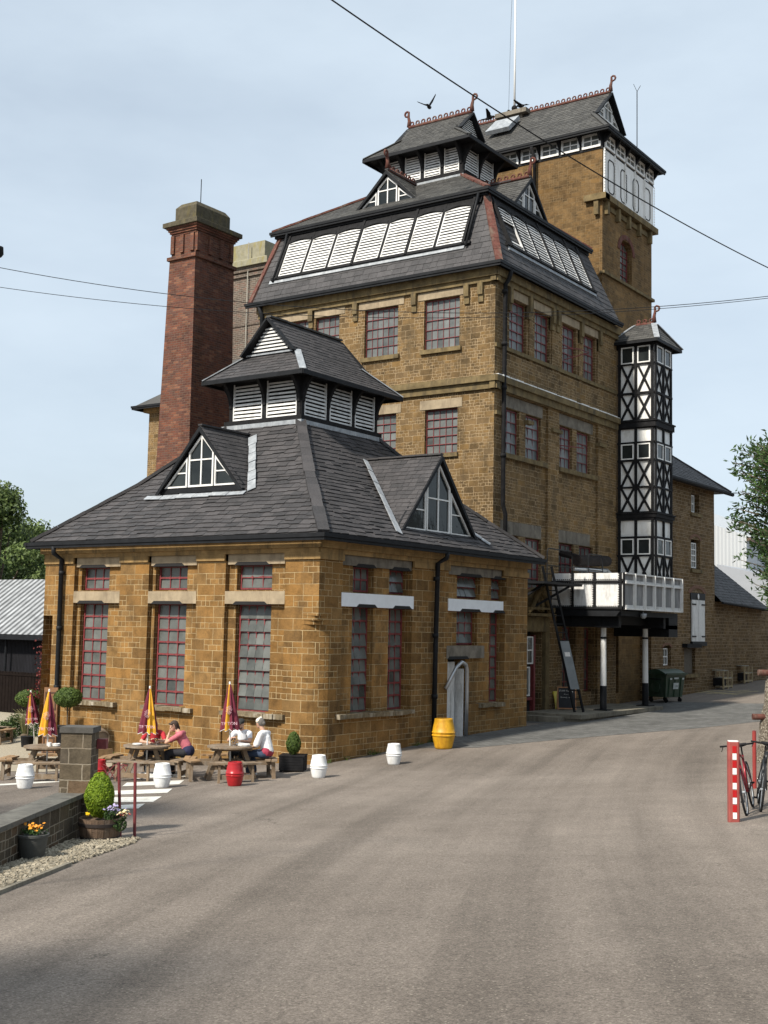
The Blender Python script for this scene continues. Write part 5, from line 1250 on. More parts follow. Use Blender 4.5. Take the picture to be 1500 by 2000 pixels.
# =============================================================== picnic tables
M['oak']=simple('weathered_bench_wood',(.19,.135,.085),.85,0,.35,5,.5,dirt=(.27,.235,.19));M['oak2']=simple('warm_bench_wood',(.27,.165,.08),.8,0,.3,5,.4,dirt=(.16,.12,.08))
def picnic(loc,rz,label):
    t=thing('picnic_table',label,'picnic table',loc,rz,'round picnic tables outside the pavilion')
    m=MB();Rr=.535;n=9
    for i in range(n):
        y0=-Rr+2*Rr*i/n+.006;y1=-Rr+2*Rr*(i+1)/n-.006;P=[(Rr*math.cos(k*pi/20),Rr*math.sin(k*pi/20)) for k in range(40)]
        q=clip(clip(P,0,-1,-y0),0,1,y1)
        if len(q)>2: m.prism(q,Fr((0,0,0),(1,0,0),(0,1,0),(0,0,1)),.70,.735,t=rnd.random())
    m.build('tabletop',M['oak'],t,local=True)
    for sx in (-1,1):
        for sy in (-1,1):
            m=MB();m.beam((sx*.25,sy*.2,.70),(sx*.52,sy*.2,.0),.045,.09);m.build('leg',M['oak'],t,local=True)
    for s in (-1,1):
        m=MB();m.beam((s*.2,-.95,.40),(s*.2,.95,.40),.045,.09);m.beam((-.95,s*.26,.38),(.95,s*.26,.38),.045,.09);m.build('cross_beam',M['oak'],t,local=True)
    m=MB();m.beam((-.45,-.15,.66),(.45,-.15,.66),.07,.05);m.beam((-.45,.15,.66),(.45,.15,.66),.07,.05);m.build('batten',M['oak'],t,local=True)
    for k in range(4):
        a=k*pi/2;ca,sa=math.cos(a),math.sin(a);T=lambda x,y,z:(x*ca-y*sa,x*sa+y*ca,z)
        m=MB()
        for j,(r0,r1) in enumerate(((.80,.92),(.93,1.05))):
            for sg in ((-1,0),(0,1)):
                u0,u1=sg;L=(.42+.12*j)
                c=lambda u,r:T(r-.06*abs(u)*1.3,u*L,0)
                q=[(r0-.10*abs(u0),u0*L),(r0-.10*abs(u1),u1*L),(r1-.10*abs(u1),u1*L*1.1),(r1-.10*abs(u0),u0*L*1.1)]
                m.mesh([T(x,y,.425) for x,y in q]+[T(x,y,.46) for x,y in q],[(0,3,2,1),(4,5,6,7),(0,1,5,4),(1,2,6,5),(2,3,7,6),(3,0,4,7)],t=rnd.random())
        b=m.build('bench',M['oak2'] if k in (0,3) else M['oak'],t,local=True)
        for s in (-1,1):
            m=MB();m.beam(T(.9,s*.36,.425),T(.92,s*.37,0),.05,.08,up=T(1,0,0));m.build('bench_leg',M['oak'],b,local=True)
        m=MB();m.beam(T(.91,-.36,.15),T(.91,.36,.15),.03,.10);m.build('stretcher',M['oak'],b,local=True)
    return t
def textmesh(m,txt,fr,u,v,size,d,mat=0):
    cu=bpy.data.curves.new('lettering','FONT');cu.body=txt;cu.size=size;cu.align_x='CENTER';cu.resolution_u=2
    o=bpy.data.objects.new('lettering',cu);COL.objects.link(o);dg=bpy.context.evaluated_depsgraph_get();e=o.evaluated_get(dg);me=e.to_mesh()
    vs=[v_.co.copy() for v_ in me.vertices];fs=[tuple(p.vertices) for p in me.polygons];e.to_mesh_clear();bpy.data.objects.remove(o);bpy.data.curves.remove(cu)
    m.mesh([fr.P(u+p.x,v+p.y,d) for p in vs],fs,mat)
def parasol(loc,lean,rz,label,word,h=2.13,cl=.98,base=False):
    t=thing('closed_parasol',label,'parasol',loc,0,'closed parasols at the picnic tables')
    ax=(V((0,0,1))+rt*lean).normalized()
    m=MB();m.tube([V((0,0,0)),ax*h],.019,10);m.sphere(ax*h,.022,.022,.03,8,6);m.build('pole',M['white'],t,local=True,smooth=True)
    b1=ax.orthogonal();b1=(rt-ax*rt.dot(ax)).normalized();b2=ax.cross(b1)
    Nn=8;seg=48;rows=9;m=MB();g=[]
    for i in range(rows+1):
        s=i/rows;z=h-.03-cl*s;row=[]
        for k in range(seg):
            a=2*pi*k/seg+rz;f=.5+.5*math.cos(Nn*(a-rz));r=.022+(.18*s**.85)*(.62+.45*f)*(1+.12*math.sin(a*2+1))
            zz=z-(.05*f if i==rows else 0);row.append(ax*zz+b1*math.cos(a)*r+b2*math.sin(a)*r)
        g.append(row)
    for i in range(rows):
        for k in range(seg):
            pn=int(((k+seg/Nn/2)%seg)/(seg/Nn));m.face([g[i][k],g[i][(k+1)%seg],g[i+1][(k+1)%seg],g[i+1][k]],(1 if pn%4 in (1,2) and pn<6 else 0) if i<rows-1 or True else 2)
    for k in range(seg):
        p,q=g[rows][k],g[rows][(k+1)%seg];m.face([p,q,q-ax*.012,p-ax*.012],2)
    cn=m.build('canopy',[M['maroon'],M['yellow'],M['white']],t,local=True)
    # printed crest and lettering on the face towards the yard
    d=(fo-ax*fo.dot(ax)).normalized();x=ax.cross(d)*-1
    x=(rt-ax*rt.dot(ax));x=(x-d*x.dot(d)).normalized()
    fr=Fr(ax*(h-.03-cl*.80),x,(ax+d*.165*.9/cl).normalized()*1,d)
    m=MB();textmesh(m,word,fr,0.0,-.115,.10,.172)
    for k in range(26):
        a=k*2.4;r=.01+.055*math.sqrt(k/26);u,v=r*math.cos(a),.22+r*1.5*math.sin(a);m.beam(fr.P(u-.02,v-.01,.128),fr.P(u+.018,v+.012,.128),.004,.008,up=fr.N)
    m.build('printed_lettering',simple('pink_print',(.72,.50,.56),.8),cn,local=True)
    if base: m=MB();m.lathe([(.30,0),(.31,.03),(.25,.09),(.08,.12),(.03,.13)],seg=24);m.build('base',M['white'],t,local=True,auto=True)
    return t
M['maroon']=simple('maroon_cloth',(.135,.012,.03),.8,0,.2,8);M['yellow']=simple('yellow_cloth',(.70,.36,.02),.8,0,.12,8)
CR,CM,CL_=V((.10,-3.2,0)),V((-1.93,-3.8,0)),V((-3.85,-5.05,0))
for c in (CR,CM,CL_): c.z=gz(c.x,c.y)
A0=math.atan2(-fo.x,fo.y)
picnic(CR,A0+.25,'round picnic table at the right with two people eating behind the red keg')
picnic(CM,A0-.15,'round picnic table in the middle where a person in pink leans on the top')
picnic(CL_,A0+.1,'empty round picnic table half hidden behind the stone pillar')
parasol(CR,-.035,.4,'closed maroon parasol leaning over the right hand picnic table','TRITON')
parasol(CM,.01,2.75+1.57,'closed parasol with a wide yellow fold at the middle picnic table','TRITON',2.05,.98,True)
parasol(CL_,-.01,3.0,'closed parasol with a yellow fold at the picnic table behind the pillar','TRITON',2.0,.95)
g=at(70,1425,37);g.z=gz(g.x,g.y);parasol(g,-.12,.2,'closed maroon parasol leaning far left behind the panelled door','TRITON',1.7,.9)
# things on the tables
def plate(p,label,n=1,cat='plate',r=.12,m_='white'):
    m=MB()
    for i in range(n): m.lathe([(r*.5,.012*i),(r*.9,.012*i+.004),(r,.012*i+.014),(r*.98,.012*i+.017),(r*.6,.012*i+.008),(.01,.012*i+.008)],tuple(p),20)
    return tag(m.build('plate',M[m_]),label,cat)
TZ=.737
plate(CR+rt*.30+fo*.12+V((0,0,TZ)),'stack of white plates at the right edge of the right hand picnic table',4,'plates',.14)
plate(CR+rt*.20-fo*.18+V((0,0,TZ)),'pale oval dish of food in front of the person in the black cap',2,'plate',.12)
def glass_(p,label,full=.6,col=(.45,.25,.06)):
    t=thing('glass',label,'glass',tuple(p));m=MB();m.lathe([(.03,0),(.035,.002),(.006,.012),(.006,.06),(.03,.075),(.04,.12),(.034,.165),(.031,.165),(.036,.12),(.02,.08)],seg=14);g=NT('clear_glass');g.b.inputs['Transmission Weight'].default_value=1;m.build('bowl',g.fin((.9,.9,.9),.03),t,local=True,smooth=True)
    m=MB();m.lathe([(.018,.08),(.034,.118),(.032,.12+.04*full),(.005,.121+.04*full)],seg=12);m.build('drink',simple('drink',col,.2),t,local=True)
glass_(CR+rt*.06+fo*.05+V((0,0,TZ)),'stemmed glass of pale beer beside the parasol pole on the right table')
glass_(CM+rt*.22+fo*.05+V((0,0,TZ)),'stemmed wine glass on the middle table near the folded arms',.3)
plate(CM-rt*.2+fo*.12+V((0,0,TZ)),'green and white dish near the left edge of the middle table',3,'plate',.11)
m=MB();m.lathe([(.04,0),(.042,.09),(.038,.09),(.036,.01),(.005,.01)],seg=16);m.tube([(-.04,0,.07),(-.07,0,.06),(-.07,0,.03),(-.04,0,.02)],.008,6)
o=m.build('mug',M['white'],None,auto=True);o.location=CL_+rt*.08+fo*.15+V((0,0,TZ));tag(o,'white mug on the picnic table behind the pillar','mug')
plate(CL_+rt*.22+fo*.1+V((0,0,TZ)),'white plates pushed together on the table behind the pillar',5,'plates',.09)
# =============================================================== people
def cap_(m,p,q,r0,r1,seg=14):
    p=V(p);q=V(q);a=(q-p).normalized();m.tube([p-a*r0*.98,p-a*r0*.7,p,q,q+a*r1*.7,q+a*r1*.98],1,seg,rs=[r0*.12,r0*.72,r0,r1,r1*.72,r1*.12])
def chain_(m,pts,rs,seg=14):
    for (p,q),(a,b) in zip(zip(pts,pts[1:]),zip(rs,rs[1:])): cap_(m,p,q,a,b,seg)
def rem(o,vox,sm=6):
    r_=o.modifiers.new('remesh','REMESH');r_.mode='VOXEL';r_.voxel_size=vox;r_.use_smooth_shade=True
    s_=o.modifiers.new('smooth','SMOOTH');s_.iterations=sm;s_.factor=.5
    return o
def hand(m,w,d,side,curl=.5,pn=None):
    """hand at wrist w pointing along d; pn = palm normal"""
    d=V(d).normalized();pn=V(pn or (0,0,-1));pn=(pn-d*pn.dot(d)).normalized();x=d.cross(pn)*side;w=V(w)
    for k in (-1,0,1): cap_(m,w+x*.018*k,w+d*.08+x*.024*k,.016,.014,8)
    for k,L in enumerate((.066,.076,.070,.054)):
        b=w+d*.085+x*(-.032+.021*k);a1=curl*.6;a2=curl*1.4;d1=d*math.cos(a1)+pn*math.sin(a1);d2=d*math.cos(a2)+pn*math.sin(a2);c=b+d1*L*.5;cap_(m,b-d*.02,c,.0095,.0088,8);cap_(m,c,c+d2*L*.5,.0088,.0075,8)
    b=w+d*.03-x*.03;c=b+(d*.6-x*.7+pn*.3).normalized()*.035;cap_(m,b,c,.012,.0105,8);cap_(m,c,c+(d*.85-x*.2+pn*.4).normalized()*.03,.0105,.0085,8)
SK=simple('skin',(.50,.29,.20),.55,0,.08,8,.1);SK2=simple('tanned_skin',(.36,.19,.12),.55,0,.08,8,.1)
def person(loc,face,label,lean,head,arms,shirt,trous,hair,hairfn,skin=SK,legs=None,sleeve=.55,shoes=None,extra=None,hd=(0,1,0),belt=None,loose=0):
    """seated figure. local x = its right, y = forward, z up, seat height .46"""
    f=V(face);rz=math.atan2(f.y,f.x)-pi/2;t=thing('person',label,'person',loc,rz)
    hip=V((0,0,.56));ch=hip+V((0,math.sin(lean)*.33,math.cos(lean)*.33));nk=hip+V((0,math.sin(lean)*.53,math.cos(lean)*.53));H=V(head);hd=V(hd).normalized()
    legs=legs or [((-.10,.02,.54),(-.12,.44,.53),(-.12,.40,.10),(-.12,.52,.04)),((.10,.02,.54),(.13,.44,.53),(.14,.36,.10),(.14,.48,.04))]
    b=MB()
    chain_(b,[hip+V((0,0,-.03)),hip+V((0,.0,.1)),ch,nk-V((0,0,.06))],[.12,.105,.115,.07])
    chain_(b,[ch+V((-.11,0,.1)),ch+V((.11,0,.1))],[.065,.065]);chain_(b,[nk-V((0,0,.03)),H-V((0,0,.05))-hd*.015],[.052,.05])
    up=V((0,0,1));sx=hd.cross(up).normalized();rot=Matrix((sx,hd,sx.cross(hd))).transposed()
    b.sphere(H,.074,.093,.112,18,14,rot=rot);b.sphere(H+hd*.03-V((0,0,.055)),.05,.055,.055,14,10,rot=rot)
    q=lambda x,y,z:H+rot@V((x,y,z))
    chain_(b,[q(0,.088,.01),q(0,.108,-.022)],[.009,.014]);b.sphere(q(0,.098,-.055),.024,.012,.009,10,6,rot=rot);b.sphere(q(0,.085,-.09),.022,.018,.016,10,6,rot=rot)
    for s in (-1,1):
        b.sphere(q(s*.074,-.005,-.01),.011,.02,.032,8,6,rot=rot);b.sphere(q(s*.032,.078,.026),.024,.014,.008,8,5,rot=rot)
    for L in legs:
        chain_(b,[V(L[0]),V(L[1])],[.085,.06]);chain_(b,[V(L[1]),V(L[2])],[.058,.038]);chain_(b,[V(L[2]),V(L[3])],[.036,.030])
    for i,(sh,el,wr,hdv,cu_,pn) in enumerate(arms):
        chain_(b,[V(sh),V(el)],[.05,.04]);chain_(b,[V(el),V(wr)],[.038,.026]);hand(b,wr,hdv,-1 if i==0 else 1,cu_,pn)
    body=rem(b.build('body',skin,t,local=True),.0075,3)
    e=MB()
    for s in (-1,1): e.sphere(q(s*.031,.0865,.008),.012,.007,.0065,8,6,rot=rot)
    e.build('eyes',M['dark'],t,local=True)
    c=MB();k=.014+loose
    chain_(c,[hip+V((0,0,.04)),hip+V((0,.01,.12)),ch,nk-V((0,0,.07))],[.125+loose*1.3,.118+loose,.125+loose*.6,.075]);chain_(c,[ch+V((-.12,0,.1)),ch+V((.12,0,.1))],[.073,.073])
    for (sh,el,*_) in arms:
        s0,s1=V(sh),V(sh).lerp(V(el),sleeve);chain_(c,[ch+V((math.copysign(.10,sh[0]),0,.09)),s0,s1],[.07,.062+loose*.3,.056+loose])
    rem(c.build('shirt',shirt,t,local=True),.011,4)
    c=MB();chain_(c,[hip+V((-.05,.0,-.01)),hip+V((.05,.0,-.01))],[.125,.125])
    for L in legs: chain_(c,[V(L[0]),V(L[1])],[.098,.072]);chain_(c,[V(L[1]),V(L[1]).lerp(V(L[2]),.93)],[.068,.05])
    rem(c.build('trousers',trous,t,local=True),.012,4)
    for L in legs:
        c=MB();chain_(c,[V(L[2])-V((0,.02,.04)),V(L[3])+V((0,.06,-.005))],[.04,.034]);rem(c.build('shoe',shoes or M['white'],t,local=True),.01,2)
    h=MB();hairfn(h,q,rot,H);rem(h.build('hair',hair,t,local=True),.009,3)
    if extra: extra(t,q,rot,H,hip,ch)
    return t
def hair_long(h,q,rot,H):
    h.sphere(q(0,-.02,.03),.094,.105,.105,16,12,rot=rot,fn=lambda d:1 if d.y<.55 or d.z>.35 else .72)
    chain_(h,[q(0,-.07,.02),q(0,-.095,-.08),q(0,-.09,-.17)],[.06,.058,.04]);
    for s in (-1,1): chain_(h,[q(s*.062,-.01,.03),q(s*.07,-.01,-.06),q(s*.062,-.03,-.13)],[.028,.028,.02])
    chain_(h,[q(-.05,.08,.075),q(.05,.08,.075)],[.022,.022])
def hair_bun(h,q,rot,H):
    h.sphere(q(0,-.018,.018),.088,.10,.104,16,12,rot=rot,fn=lambda d:1 if d.y<.5 or d.z>.4 else .7);h.sphere(q(0,-.105,-.01),.042,.042,.042,12,8)
def hair_short(h,q,rot,H):
    h.sphere(q(0,-.012,.014),.079,.092,.092,16,12,rot=rot,fn=lambda d:1 if d.y<.4 or d.z>.5 else .72);h.sphere(q(0,.055,-.075),.052,.045,.042,12,8,rot=rot)
up3=lambda x,y,z:(x,y,z)
cl=lambda n,c,v=.12:simple(n,c,.85,0,v,9,.25)
def at_ground(p): p=V(p);p.z=gz(p.x,p.y);return p
def cap_hat(t,q,rot,H,hip,ch):
    m=MB();m.sphere(q(0,.0,.055),.098,.108,.062,18,10,rot=rot);m.sphere(q(0,.095,.045),.065,.05,.014,14,8,rot=rot);rem(m.build('flat_cap',cl('black_cap',(.018,.02,.02)),t,local=True),.008,2)
def scarf(t,q,rot,H,hip,ch):
    m=MB();m.sphere(q(0,.012,.05),.088,.098,.075,18,10,rot=rot,fn=lambda d:1 if abs(d.y)<.75 else .94);m.sphere(q(0,-.02,.12),.035,.045,.025,10,6,rot=rot);rem(m.build('head_scarf',cl('cream_scarf',(.66,.62,.52)),t,local=True),.008,2)
    m=MB();chain_(m,[hip+V((-.05,-.005,.02)),hip+V((.05,-.005,.02))],[.138,.138]);rem(m.build('red_top',cl('red_top',(.30,.03,.06)),t,local=True),.012,2)
# right table
person(at_ground(CR+rt*.80-fo*.05),tuple(-rt*.93-fo*.36),'person with cream headscarf in loose white top and jeans on the right bench',.22,(0,.19,1.21),
   [((-.19,.08,.98),(-.24,.16,.72),(-.10,.36,.66),(.35,.8,-.2),.5,(0,0,-1)),((.19,.08,.98),(.24,.20,.74),(.08,.40,.68),(-.3,.8,-.2),.5,(0,0,-1))],
   cl('white_blouse',(.72,.72,.72)),cl('blue_jeans',(.028,.045,.085),.25),cl('grey_hair',(.12,.11,.10)),hair_bun,SK,sleeve=.85,loose=.022,hd=(.25,.95,-.1),extra=scarf)
person(at_ground(CR-fo*.86+rt*.20),tuple(fo*.93-rt*.30),'bearded person in black cap and white t shirt eating at the right table',.30,(0,.24,1.19),
   [((-.19,.14,.97),(-.27,.30,.80),(-.12,.46,.82),(.6,.6,.1),.9,(0,0,-1)),((.19,.14,.97),(.26,.30,.80),(.08,.44,.88),(-.5,.6,.2),.9,(0,0,-1))],
   cl('white_tee',(.70,.71,.74)),cl('dark_trousers',(.02,.02,.025)),cl('brown_beard',(.10,.055,.03)),hair_short,SK,hd=(0,.9,-.35),extra=cap_hat,shoes=M['blackwood'])
# middle table
def cardi(t,q,rot,H,hip,ch):
    m=MB();chain_(m,[hip+V((-.04,-.03,.02)),hip+V((.04,-.03,.02))],[.145,.145]);rem(m.build('navy_wrap',cl('navy_wrap',(.012,.014,.05)),t,local=True),.012,2)
person(at_ground(CM+rt*.90-fo*.14),tuple(-rt*.98-fo*.1),'person with brown hair in pink t shirt resting chin on one hand',.42,(.0,.33,1.13),
   [((-.16,.20,.92),(-.14,.46,.765),(-.03,.42,.98),(.25,-.1,1),.9,(.3,-.9,.1)),((.16,.20,.92),(.20,.44,.765),(.02,.60,.765),(-.5,.8,.0),.6,(0,0,-1))],
   cl('pink_tee',(.48,.13,.16)),cl('black_leggings',(.012,.012,.016)),cl('dark_brown_hair',(.045,.028,.02),.3),hair_long,SK,hd=(-.75,.62,-.22),extra=cardi,shoes=M['blackwood'])
person(at_ground(CM-fo*.88+rt*.04),tuple(fo),'person in red top with white sleeve stripes hidden behind the middle parasol',.34,(.0,.26,1.15),
   [((-.19,.16,.95),(-.28,.34,.79),(-.10,.46,.84),(.8,.5,.3),.7,(0,0,-1)),((.19,.16,.95),(.28,.36,.78),(.06,.50,.775),(-.8,.5,0),.6,(0,0,-1))],
   cl('red_shirt',(.40,.02,.03)),cl('dark_jeans',(.02,.022,.03)),cl('brown_hair',(.06,.035,.02)),hair_short,SK,hd=(-.2,.9,-.35),sleeve=.7)
# =============================================================== yard objects
# chalkboard and folding sign on the platform
def aboard(name,loc,rz,w,h,frame,board,label,lines=None,cat='sign'):
    t=thing(name,label,cat,loc,rz);m=MB();tl=.12
    T=lambda x,z,d:(x,-.16+tl*z/h*1.0+d,z)
    def slab(x0,x1,z0,z1,d0,d1): m.hexa([T(x0,z0,d0),T(x1,z0,d0),T(x1,z0,d1),T(x0,z0,d1),T(x0,z1,d0),T(x1,z1,d0),T(x1,z1,d1),T(x0,z1,d1)])
    slab(-w/2,-w/2+.035,0,h,-.012,.012);slab(w/2-.035,w/2,0,h,-.012,.012);slab(-w/2+.035,w/2-.035,h-.04,h,-.012,.012);slab(-w/2+.035,w/2-.035,.03,.07,-.012,.012)
    m.beam((-w/2+.02,.18,0),(-w/2+.02,-.03,h-.02),.03,.02);m.beam((w/2-.02,.18,0),(w/2-.02,-.03,h-.02),.03,.02);f=m.build('frame',frame,t,local=True)
    m=MB();slab(-w/2+.035,w/2-.035,.07,h-.04,-.004,.004);m.build('panel',board,t,local=True)
    if lines:
        m=MB();N=V((0,-1,-.12)).normalized();fr=Fr((0,-.16,0),(1,0,0),V((0,tl/h,1)),N)
        for s,v,sz in lines: textmesh(m,s,fr,-.02,v,sz,.007)
        m.box(-w*.32,w*.3,-.108,-.100,.36*h,.375*h);m.build('chalk_writing',simple('chalk',(.6,.6,.58),.9),t,local=True)
    return t
P=at(1105,1390,36.5);fz=math.atan2(fo.y,fo.x)+pi/2
aboard('chalkboard_sign',tuple(onz(1106,1386,.70)),fz,.66,.80,simple('pine_frame',(.38,.18,.08),.6,0,.2,8),simple('blackboard',(.012,.014,.018),.7,0,.3,6),'wooden framed chalkboard with handwritten notices on the platform edge',[('STAFF Parking',.64,.085),('<----',.52,.09),('Brewery  only',.42,.07)])
aboard('folding_sign',tuple(onz(1083,1384,.70)),fz+.9,.34,.62,simple('yellow_plastic',(.72,.58,.06),.5),simple('yellow_plastic2',(.72,.58,.06),.5),'small yellow folding sign half hidden behind the chalkboard')
# wheeled bin
def wbin(loc,rz,label):
    t=thing('wheeled_bin',label,'bin',loc,rz);G_=simple('green_bin_plastic',(.022,.05,.028),.5,0,.2,3,.1,dirt=(.06,.075,.06))
    m=MB();w,d=.66,.50
    lo=[(-w*.88,-d*.82,.22),(w*.88,-d*.82,.22),(w*.88,d*.82,.22),(-w*.88,d*.82,.22)];hi=[(-w,-d,1.08),(w,-d,1.08),(w,d,1.08),(-w,d,1.08)];m.hexa([V(p) for p in lo+hi]);m.box(-w-.03,w+.03,-d-.03,d+.03,1.08,1.14)
    for x in (-.4,0,.4): m.hexa([V(p) for p in ((x-.03,-d*.84-.02,.24),(x+.03,-d*.84-.02,.24),(x+.03,-d*.84+.02,.24),(x-.03,-d*.84+.02,.24),(x-.03,-d-.03,1.0),(x+.03,-d-.03,1.0),(x+.03,-d+.02,1.0),(x-.03,-d+.02,1.0))])
    m.build('body',G_,t,local=True)
    m=MB();n=10;pts=[(-d-.04+(2*d+.08)*k/n,1.15+.26*math.sin(pi*(.08+.84*k/n))-.06) for k in range(n+1)];P=[(p[0],p[1]) for p in pts]+[(d+.04,1.15),(-d-.04,1.15)]
    m.prism(P,Fr((0,0,0),(0,1,0),(0,0,1),(1,0,0)),-w-.05,w+.05);m.box(-w-.05,w+.05,-d-.09,-d-.04,1.13,1.2);m.build('lid',G_,t,local=True,auto=False)
    for sx in (-1,1):
        for sy in (-1,1):
            m=MB();m.tube([(sx*.48-.02,sy*.36,.09),(sx*.48+.03,sy*.36,.09)],.09,14);m.beam((sx*.48,sy*.36,.09),(sx*.48,sy*.33,.24),.07,.05);m.build('wheel',M['blackwood'],t,local=True)
        m=MB();m.tube([(sx*(w+.0),-.25,.95),(sx*(w+.07),-.25,.95),(sx*(w+.07),.25,.95),(sx*(w+.0),.25,.95)],.018,6);m.build('handle',M['blackwood'],t,local=True)
        m=MB();m.tube([(sx*(w+.01),0,.62),(sx*(w+.05),0,.62)],.22,20);m.build('side_disc',G_,t,local=True)
    m=MB()
    for x0,x1,z0,z1 in ((-.16,.20,.55,.80),(-.42,-.28,.93,1.0),(.42,.56,.93,1.0),(-.15,.16,.95,1.02)):
        k=lambda z:-d*.82-.18*d*(z-.22)/.86-.006
        m.face([(x0,k(z0)-.035,z0),(x1,k(z0)-.035,z0),(x1,k(z1)-.035,z1),(x0,k(z1)-.035,z1)])
    st=m.build('sticker',simple('bin_sticker',(.42,.46,.45),.6),t,local=True)
    m=MB();fr=Fr((0,-d*.82-.06,.55),(1,0,0),(0,-.09,.43),(0,-1,-.2));textmesh(m,'1100',fr,.02,.08,.12,.02);m.build('sticker_print',M['dark'],st,local=True)
    return t
bp=gp(1303,1372);wbin(at_ground(bp-fo*.3),fz+R(42),'dark green four wheeled waste bin with pale stickers beyond the tank column')
# little timber stands
for px,py,lb in ((1409,1345,'nearer pale timber stand with a shelf against the rubble wall'),(1450,1334,'farther pale timber stand with a shelf against the rubble wall')):
    p=gp(px,py);t=thing('timber_stand',lb,'stand',p,R(92),'pale timber stands by the rubble wall')
    wd_=simple('pale_softwood',(.33,.26,.15),.8,0,.2,8)
    for x in (-.65,0,.65):
        for y in (-.3,.3):
            m=MB();m.beam((x,y,0),(x,y,.85 if x<.5 else .8),.06,.06);m.build('leg',wd_,t,local=True)
    m=MB()
    for z in (.12,.5):
        for y in (-.3,.3): m.beam((-.65,y,z),(.65,y,z),.04,.07)
    m.build('rail',wd_,t,local=True);m=MB();m.box(-.68,.02,-.33,.33,.85,.88);m.box(0,.66,-.33,.33,.5,.53);m.build('shelf',simple('grey_boards',(.25,.24,.2),.85,0,.2,8),t,local=True);m=MB();m.box(-.55,-.1,-.25,.25,.15,.5);m.build('dark_box',M['blackwood'],t,local=True)
# bollard
p=gp(1433,1605);wz_=math.atan2(fo.y,fo.x)+pi/2
t=thing('red_bollard','square dull red steel bollard with a column of red and white reflectors','bollard',p,wz_-.12)
m=MB();h=1.09;w=.075;c=.018
P_=[(-w+c,-w),(w-c,-w),(w,-w+c),(w,w-c),(w-c,w),(-w+c,w),(-w,w-c),(-w,-w+c)]
m.prism(P_,Fr((0,0,0),(1,0,0),(0,1,0),(0,0,1)),-.1,h);m.build('post',simple('faded_red_steel',(.30,.06,.05),.6,0,.2,4,.1,dirt=(.38,.14,.11)),t,local=True)
m=MB();m.prism([(x*.9,y*.9) for x,y in P_],Fr((0,0,0),(1,0,0),(0,1,0),(0,0,1)),h,h+.012);m.build('cap',M['white'],t,local=True)
for i in range(10):
    m=MB();z1=h-.055-i*.1;m.box(-.022,.032,-w-.006,-w+.001,z1-.085 if i%2 else z1-.095,z1);m.build('reflector',M['white'] if i%2 else simple('red_reflector',(.42,.01,.012),.3,0,.1),t,local=True)
# bicycles
def bike(loc,rz,col,label,lean=.12):
    t=thing('bicycle',label,'bicycle',loc,rz,'bicycles parked behind the bollard');t.rotation_euler=(lean,0,rz)
    fm=simple('bike_paint_%d'%int(col[0]*1000),col,.3,.2,.1);F=(-.28,0,.30);Sx=(-.20,0,.30);RW=(-.52,0,.34);FW=(.53,0,.34);BB=(-.08,0,.28);ST=(-.25,0,.80);HT_=(.36,0,.88);HB=(.40,0,.72)
    for c in (RW,FW):
        m=MB();m.tube([(c[0]+.33*math.cos(k*pi/16),0,c[2]+.33*math.sin(k*pi/16)) for k in range(33)],.018,7,caps=False)
        wh=m.build('wheel',M['dark'],t,local=True);m=MB();m.tube([(c[0]+.305*math.cos(k*pi/16),0,c[2]+.305*math.sin(k*pi/16)) for k in range(33)],.008,5,caps=False);m.tube([(c[0],-.04,c[2]),(c[0],.04,c[2])],.018,8);m.build('rim',M['lead'],wh,local=True)
        m=MB()
        for k in range(14): a=k*2*pi/14;m.tube([(c[0],.02*(-1)**k,c[2]),(c[0]+.30*math.cos(a),0,c[2]+.30*math.sin(a))],.0015,3)
        m.build('spokes',M['lead'],wh,local=True)
    m=MB();m.tube([BB,ST],.017,8);m.tube([BB,HB],.021,8);m.tube([(-.24,0,.76),HT_],.018,8);m.tube([HB,HT_],.021,8)
    for s in (-.05,.05): m.tube([BB,(RW[0],s,RW[2])],.01,6);m.tube([(-.24,0,.74),(RW[0],s,RW[2])],.009,6);m.tube([HB,(FW[0],s,FW[2])],.013,6)
    m.build('bike_frame',fm,t,local=True,smooth=True)
    m=MB();m.tube([ST,(-.27,0,.93)],.013,6);m.hexa([V(p) for p in ((-.40,-.07,.93),(-.12,-.015,.93),(-.12,.015,.93),(-.40,.07,.93),(-.40,-.07,.97),(-.12,-.015,.965),(-.12,.015,.965),(-.40,.07,.97))]);m.build('saddle',M['blackwood'],t,local=True)
    m=MB();m.tube([(.35,0,.9),(.34,0,.99)],.014,6);m.tube([(.32,-.24,1.0),(.36,-.1,1.0),(.36,.1,1.0),(.32,.24,1.0)],.014,7);m.tube([(.33,-.2,.99),(.40,-.22,.93)],.006,5);m.build('handlebar',M['blackwood'],t,local=True,smooth=True)
    m=MB();m.tube([(BB[0],-.03,BB[2]),(BB[0],-.045,BB[2])],.085,16);m.tube([(BB[0],-.05,BB[2]),(BB[0]+.12,-.055,BB[2]-.11)],.01,6);m.tube([(BB[0],.03,BB[2]),(BB[0]-.12,.055,BB[2]+.11)],.01,6);m.box(.08,.16,-.10,-.04,.15,.17);m.box(-.24,-.16,.05,.11,.38,.40);m.build('crankset',M['blackwood'],t,local=True)
    return t
fwd=math.atan2(fwv.y,fwv.x)
hb2=fo*.93-rt*.36;g=gp(1456,1592);bike(at_ground(g-fo*.5+rt*.22),math.atan2(hb2.y,hb2.x),(.22,.012,.02),'red framed bicycle parked end on behind the bollard',.16)
g=gp(1480,1584);bike(at_ground(g-fo*.45+rt*.16),math.atan2(hb2.y,hb2.x)+.1,(.02,.022,.025),'black bicycle leaning past the right edge beside the red one',-.12)
g=gp(1474,1540);t=thing('red_post','plain red upright post standing behind the bicycles','post',g)
